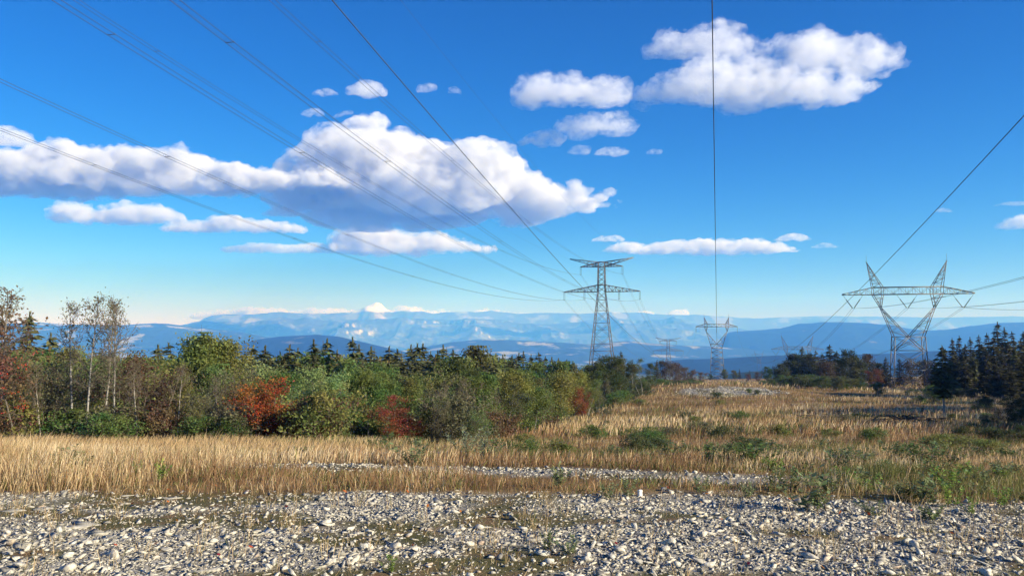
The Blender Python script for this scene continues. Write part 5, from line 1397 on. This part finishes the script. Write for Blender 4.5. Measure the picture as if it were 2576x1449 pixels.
def blades(name, label, x, y, h, w, sort, rng, lean=(0.10, 0.03), spread=0.22, seedhead=0.3, tint=None, cat='grass'):
    n = len(x); z = ground_z(x, y)
    yaw = rng.uniform(0, 6.283, n); s = np.stack([np.cos(yaw), np.sin(yaw), np.zeros(n)], 1)
    L = np.stack([lean[0] + rng.normal(size=n) * spread, lean[1] + rng.normal(size=n) * spread, np.ones(n)], 1)
    L /= np.linalg.norm(L, axis=1)[:, None]
    B = np.stack([x, y, z - 0.02], 1)
    bend = np.stack([rng.normal(size=n) * 0.12 + lean[0] * 0.8, rng.normal(size=n) * 0.12, -np.abs(rng.normal(size=n)) * 0.06], 1)
    M_ = B + L * (h * 0.62)[:, None]; T = B + L * h[:, None] + bend * h[:, None]
    head = rng.random(n) < seedhead
    wb = np.where(head, 0.35, 0.6) * w; wm = np.where(head, 0.95, 0.55) * w
    v = np.stack([B - s * wb[:, None], B + s * wb[:, None], M_ + s * wm[:, None], M_ - s * wm[:, None], T], 1).reshape(-1, 3)
    o = (np.arange(n) * 5)[:, None]
    f = np.concatenate([o + np.array([[0, 1, 2]]), o + np.array([[0, 2, 3]]), o + np.array([[3, 2, 4]])])
    me = make_mesh(name, v, f, MAT_GRASS)
    tt = rng.random(n) if tint is None else np.clip(tint + 0.3 * (rng.random(n) - 0.5), 0, 1)
    float_attr(me, 'tint', np.repeat(tt, 5)); float_attr(me, 'sort', np.repeat(sort, 5))
    return add(name, me, kind='stuff', label=label, cat=cat)
def sorts(x, y, rng, g0=0.0):
    """0 straw, 0.5 rust-brown weeds, 1 green; in drifting patches that follow the slope"""
    a = fbm2(x, np.asarray(y) * 1.8, 9.0, 3, 51); b = fbm2(x, np.asarray(y) * 1.5, 4.5, 3, 53)
    p_r = smooth(0.0, 0.26, a) * 0.75 + 0.08; p_g = smooth(0.06, 0.30, b) * 0.75 + 0.05 + g0
    r = rng.random(len(x)); out = np.zeros(len(x)); out[r < p_r] = 0.5; out[rng.random(len(x)) < p_g] = 1.0
    return out
def clear(x, y, rng):
    return (1 - np.clip(rubble_mask(x, y) * 1.25, 0, 1) > rng.random(len(x))) & (y < forest_edge(x) + 1.5)
rng = np.random.default_rng(21)
# tall dry grass along the edge of the rubble
x, y = scatter(rng, 84000, 7.4, 12.8, 0.95); k = clear(x, y, rng); x, y = x[k], y[k]
left = 1 - smooth(-5.6, -2.8, x)
patch = fbm2(x, y, 1.1, 3, 61)
keep = rng.random(len(x)) < (0.85 + 0.15 * left) * smooth(-0.45, 0.15, patch + 0.10 * left); x, y, left, patch = x[keep], y[keep], left[keep], patch[keep]
h = (0.125 + 0.195 * left) * rng.uniform(0.35, 1.45, len(x)) * np.clip(1 + 1.1 * patch + 0.7 * fbm2(x, y, 0.4, 2, 69), 0.25, 1.9)
s = sorts(x, y, rng, 0.10); s[(rng.random(len(x)) < 0.45 * left)] = 0
blades('tall_grass', 'tall golden dry grass along the edge of the rubble', x, y, h, rng.uniform(0.0022, 0.0042, len(x)), s, rng, lean=(0.06, 0.02), spread=0.21, seedhead=0.45, tint=0.60 + 0.6 * fbm2(x, y, 0.9, 3, 63))
x, y = scatter(rng, 26000, 7.6, 12.6, 1.0); k = clear(x, y, rng) & (fbm2(x, y, 0.9, 3, 83) > -0.05); x, y = x[k], y[k]
blades('low_weeds', 'short green and brown weeds at the foot of the dry grass', x, y, rng.uniform(0.05, 0.17, len(x)), rng.uniform(0.004, 0.008, len(x)), np.where(rng.random(len(x)) < 0.6, 1.0, 0.5), rng, spread=0.45, seedhead=0.4)
x, y = scatter(rng, 100000, 12.0, 30.0, 1.0); k = clear(x, y, rng); x, y = x[k], y[k]
patch = fbm2(x, y * 1.4, 3.0, 3, 65); left = 1 - smooth(-5, 1, x)
keep = rng.random(len(x)) < 0.55 + 0.4 * left + 0.6 * patch; x, y, patch, left = x[keep], y[keep], patch[keep], left[keep]
h = (0.20 + 0.04 * left) * rng.uniform(0.5, 1.35, len(x)) * (1 + 0.8 * patch)
s = sorts(x, y, rng, 0.05); s[(rng.random(len(x)) < 0.6 * left)] = 0
blades('meadow_grass', 'dry straw-coloured grass on the slope before the wood', x, y, h, rng.uniform(0.004, 0.0085, len(x)), s, rng, tint=0.58 + 0.5 * fbm2(x, y * 1.5, 4.0, 3, 67))
x, y = scatter(rng, 100000, 28.0, 110.0, 1.15); k = clear(x, y, rng); x, y = x[k], y[k]
patch = fbm2(x, y * 1.5, 8.0, 3, 71)
keep = rng.random(len(x)) < 0.75 + 0.6 * patch; x, y, patch = x[keep], y[keep], patch[keep]
blades('slope_grass', 'tawny grass and weeds covering the clearing', x, y, 0.42 * rng.uniform(0.5, 1.4, len(x)) * (1 + 0.5 * patch), rng.uniform(0.012, 0.03, len(x)), sorts(x, y, rng, 0.03), rng, tint=0.55 + 0.6 * fbm2(x, y * 1.6, 9.0, 3, 73))
x, y = scatter(rng, 52000, 105.0, 330.0, 1.0); k = clear(x, y, rng); x, y = x[k], y[k]
blades('far_grass', 'thin tawny grass at the far end of the clearing', x, y, 0.5 * rng.uniform(0.5, 1.4, len(x)), rng.uniform(0.04, 0.09, len(x)), sorts(x, y, rng, 0.08), rng, tint=0.55 + 0.6 * fbm2(x, y * 1.6, 20.0, 3, 75))
# short turf and tufts between the stones
x, y = scatter(rng, 60000, 3.9, 9.6, 1.1)
k = (turf_mask(x, y) * 0.9 + 0.03 > rng.random(len(x))) & (rubble_mask(x, y) > 0.3) & (fbm2(x, y, 0.28, 2, 81) > -0.1); x, y = x[k], y[k]
s = np.where(rng.random(len(x)) < 0.45, 1.0, np.where(rng.random(len(x)) < 0.5, 0.5, 0.0))
blades('turf', 'short olive turf growing between the stones', x, y, 0.055 * rng.uniform(0.4, 1.6, len(x)), rng.uniform(0.0015, 0.003, len(x)), s, rng, spread=0.5, seedhead=0.0)
cx_, cy_ = scatter(rng, 260, 4.2, 9.5, 1.0); n_ = len(cx_) * 16
x = np.repeat(cx_, 16) + rng.normal(size=n_) * 0.035; y = np.repeat(cy_, 16) + rng.normal(size=n_) * 0.035
k = rubble_mask(x, y) > 0.3; x, y = x[k], y[k]
blades('dry_tufts', 'thin dry grass tufts sprouting from the rubble', x, y, rng.uniform(0.08, 0.26, len(x)), rng.uniform(0.0014, 0.0024, len(x)), np.where(rng.random(len(x)) < 0.25, 1.0, 0.0), rng, spread=0.25, tint=np.full(len(x), 0.55))

# ------------------------------------------------------------------ saplings and weeds at the edge of the rubble
def sapling(seed, H, stems, leaf, per, aspect=0.42, spread=0.3):
    rng = np.random.default_rng(seed); mb = MB(); C, U, V = [], [], []
    for s in range(stems):
        L = H * rng.uniform(0.55, 1.0)
        t = wander(rng, (rng.normal() * 0.05, rng.normal() * 0.05, -0.03), (rng.normal() * spread, rng.normal() * spread, 1), L, 6, 0.08, 0.03)
        mb.tube(t, np.linspace(0.006, 0.002, 7), 4, False)
        q = np.sort(rng.uniform(0.18, 1.02, per)) * 6
        i = np.clip(q.astype(int), 0, 5); p = t[i] + (t[i + 1] - t[i]) * (q - i)[:, None]
        az = np.arange(per) * 2.4 + rng.random() * 6; d = np.stack([np.cos(az), np.sin(az), rng.uniform(0.2, 1.1, per)], 1); d /= np.linalg.norm(d, axis=1)[:, None]
        sz = leaf * rng.uniform(0.6, 1.25, per)
        side = np.cross(d, np.array([0, 0, 1.0])); side /= np.linalg.norm(side, axis=1)[:, None] + 1e-9
        side = side + rng.normal(size=(per, 3)) * 0.35
        C.append(p + d * sz[:, None] * 1.0); U.append(d * sz[:, None]); V.append(side * (sz * aspect)[:, None])
    C, U, V = map(np.concatenate, (C, U, V))
    return mb.mesh('stem', MAT_BARK), quads(C, U, V, rng, MAT_LEAF, 'leaves')
for k in range(4):
    t, c = sapling(800 + k, 0.62, 9, 0.040, 24, 0.5, 0.38); reg('sap%d' % k, 0.62, t, c)
for k in range(2):
    t, c = sapling(810 + k, 0.9, 14, 0.040, 40, 0.32, 0.32); reg('willow%d' % k, 0.9, t, c)
SG = (0.20, 0.245, 0.115); SGREY = (0.26, 0.31, 0.19); SB = (0.19, 0.28, 0.06); SD = (0.13, 0.175, 0.070)
SAPS = [(1405, 1228, 1158, 'sap0', SG, 'upright grey-green sapling in the grass strip at centre', 0.8), (1175, 1140, 1082, 'willow0', SGREY, 'silvery willow shrub before the corner of the wood', 1.3), (1215, 1136, 1092, 'willow1', SGREY, 'silvery willow shrub right of the first willow', 1.2), (1052, 1165, 1110, 'sap1', SG, 'dull green sapling below the low red shrub', 1.3), (165, 1195, 1128, 'sap2', SD, 'dark green plant in the tall grass at left', 1.5), (195, 1200, 1150, 'sap3', SD, 'second dark green plant in the tall grass at left', 1.3), (405, 1210, 1150, 'sap0', SB, 'small bright plant in the tall grass', 0.7), (345, 1200, 1160, 'sap1', SB, 'pale green stalk in the tall grass', 0.6), (1530, 1255, 1215, 'sap1', SG, 'low leafy plant by the white marker', 1.2), (1580, 1250, 1212, 'sap3', SG, 'leafy plant left of the white marker', 1.2), (2040, 1285, 1190, 'sap2', SG, 'bushy sapling at the edge of the rubble right of centre', 1.4), (2085, 1240, 1185, 'sap0', SG, 'sapling behind the bushy one at the rubble edge', 1.3), (1985, 1235, 1182, 'sap3', SD, 'darker sapling left of the bushy one', 1.3), (2190, 1240, 1192, 'sap1', SB, 'yellow-green sapling at the right', 1.3), (2260, 1248, 1200, 'sap0', SG, 'sapling in the rusty grass at the right', 1.3), (2330, 1262, 1195, 'sap2', SG, 'broad-leaved sapling at the right', 1.4), (2390, 1270, 1222, 'sap3', SB, 'pale leafy sapling near the right edge', 1.2), (2200, 1300, 1262, 'sap1', SD, 'low dark plant on the rubble at right', 1.4), (2340, 1308, 1268, 'sap0', SD, 'dark creeping plant on the rubble at right', 1.8), (2440, 1290, 1250, 'sap2', SB, 'bright green sprout near the right edge', 0.9), (2520, 1275, 1225, 'sap1', SB, 'bright green sprout at the right edge', 1.0), (1880, 1250, 1210, 'sap0', SG, 'thin sapling beside the dry tuft', 1.0), (1760, 1240, 1205, 'sap3', SG, 'low sapling before the second rubble strip', 1.3), (1440, 1400, 1350, 'sap1', SG, 'grey-green plant among the stones at bottom centre', 1.2), (1380, 1385, 1350, 'sap3', SD, 'small dark plant among the stones at bottom centre', 1.0), (980, 1446, 1418, 'sap2', SB, 'bright broad-leaved weed at the bottom edge', 0.9), (430, 1100, 1080, 'sap0', SG, 'pale green plant at the foot of the wood', 1.5)]
for px, py, tp, k, c_, lab, w in SAPS:
    X_, Y_ = on_ground(px, py); top = at(px, tp, Y_)[2]
    tree(k, X_, Y_, max(0.16, 1.3 * (top - float(ground_z(X_, Y_)))), c_, lab, name='sapling', cat='sapling', bark=(0.10, 0.085, 0.06), wide=w)
rng = np.random.default_rng(33)
items = []
for i in range(70):
    px = rng.uniform(1450, 2576) if i % 4 else rng.uniform(600, 1500); py = rng.uniform(1118, 1168) + (px - 1600) * 0.012
    X_, Y_ = on_ground(px, py); col = [SG, SD, (0.10, 0.15, 0.05), GREEN][rng.integers(0, 4)]; h, w = rng.uniform(0.2, 0.42), rng.uniform(1.2, 2.2)
    items.append(dict(px=px, adj=hue_word(col), make=lambda lab, key='sap%d' % rng.integers(0, 4), X=X_, Y=Y_, h=h, w=w, col=col: tree(key, X, Y, h, col, lab, group='leafy weeds beyond the rubble', name='weed', cat='weed', bark=(0.10, 0.085, 0.06), wide=w)))
place_set(items, '{adj} weed beyond the rubble strip under {lm}', [(520, 'the olive pair')] + WOOD_MARKS[4:-2] + FIELD_MARKS[1:])
items = []
for i in range(34):
    px = rng.uniform(1900, 2576); py = rng.uniform(1175, 1260)
    X_, Y_ = on_ground(px, py); col = [SG, SD, SB, (0.15, 0.16, 0.05)][rng.integers(0, 4)]; h, w = rng.uniform(0.12, 0.30), rng.uniform(1.0, 1.8)
    items.append(dict(px=px, adj=hue_word(col), make=lambda lab, key='sap%d' % rng.integers(0, 4), X=X_, Y=Y_, h=h, w=w, col=col: tree(key, X, Y, h, col, lab, group='leafy weeds at the right', name='weed', cat='weed', bark=(0.10, 0.085, 0.06), wide=w)))
place_set(items, 'low {adj} weed in rusty grass below {lm}', FIELD_MARKS[6:])

# ------------------------------------------------------------------ small things
m = NT('white_paint'); P = m.pos(); n = m.noise(60, 3, P, 0.6)
m.diffuse(m.mix(m.ramp(n, [(0.5, 0.0), (0.75, 0.5)]), (0.80, 0.80, 0.78), (0.55, 0.54, 0.50)), 0.6, 0.3); MAT_WHITE = m.m
X_, Y_ = on_ground(1610, 1246)
post = add('marker_post', None, loc=(X_, Y_, float(ground_z(X_, Y_))), label='small white marker post at the edge of the rubble', cat='post')
post.rotation_euler = (0.03, -0.05, 0.5)
mb = MB(); mb.bar((0, 0, -0.06), (0, 0, 0.052), 0.034); add('shaft', mb.mesh('shaft', MAT_WHITE), post)
mb = MB(); mb.bar((0, 0, 0.0525), (0, 0, 0.064), 0.042, 0.036); add('cap', mb.mesh('cap', MAT_WHITE), post)

m = NT('dead_wood'); P = m.pos(); n = m.noise(6, 4, P, 0.6)
m.diffuse(m.ramp(n, [(0.3, (0.045, 0.036, 0.030)), (0.6, (0.11, 0.09, 0.075)), (0.8, (0.24, 0.21, 0.18))]), 0.9, 0.1); MAT_DEAD = m.m
def brush_pile(label, px0, px1, py, d, n, hgt, seed):
    rng = np.random.default_rng(seed)
    a, b = at(px0, py, d), at(px1, py, d); c_ = (a + b) / 2; c_[2] = float(ground_z(c_[0], c_[1]))
    root = add('brushwood_pile', None, loc=tuple(c_), label=label, cat='brushwood')
    W = abs(b[0] - a[0]) / 2
    for i in range(n):
        p = np.array([rng.uniform(-0.85, 0.85) * W, rng.normal() * 0.45, rng.uniform(0.03, hgt)])
        L = rng.uniform(0.5, 1.6); t = wander(rng, p, (rng.choice([-1, 1]), rng.normal() * 0.7, rng.normal() * 0.25), L, 5, 0.08)
        t[:, 2] = np.clip(t[:, 2], 0.03, hgt * 1.3)
        mb = MB(); mb.tube(t, np.linspace(rng.uniform(0.02, 0.05), 0.008, 6), 5)
        add('branch', mb.mesh('branch', MAT_DEAD), root)
brush_pile('long heap of cut branches on the slope left of the lone fir', 2190, 2365, 1062, 52, 70, 0.42, 5)
brush_pile('low branch heap added in place of the dark shadow streak farther left on the slope', 2010, 2170, 1052, 58, 46, 0.28, 6)  # added heap: its dark branches imitate a shadow streak lying on the slope

# a few fallen leaves on the stones
rng = np.random.default_rng(41)
x, y = scatter(rng, 90, 4.2, 9.0); z = ground_z(x, y) + 0.045
C = np.stack([x, y, z], 1); U, V = leaf_axes(rng, len(x), 0.022, 0.6, 1.2)
me = quads(C, U, V, rng, MAT_LEAF, 'fallen_leaves'); o = add('fallen_leaves', me, kind='stuff', label='scattered orange fallen leaves lying on the stones', cat='leaves'); o.color = (0.42, 0.11, 0.03, 1)
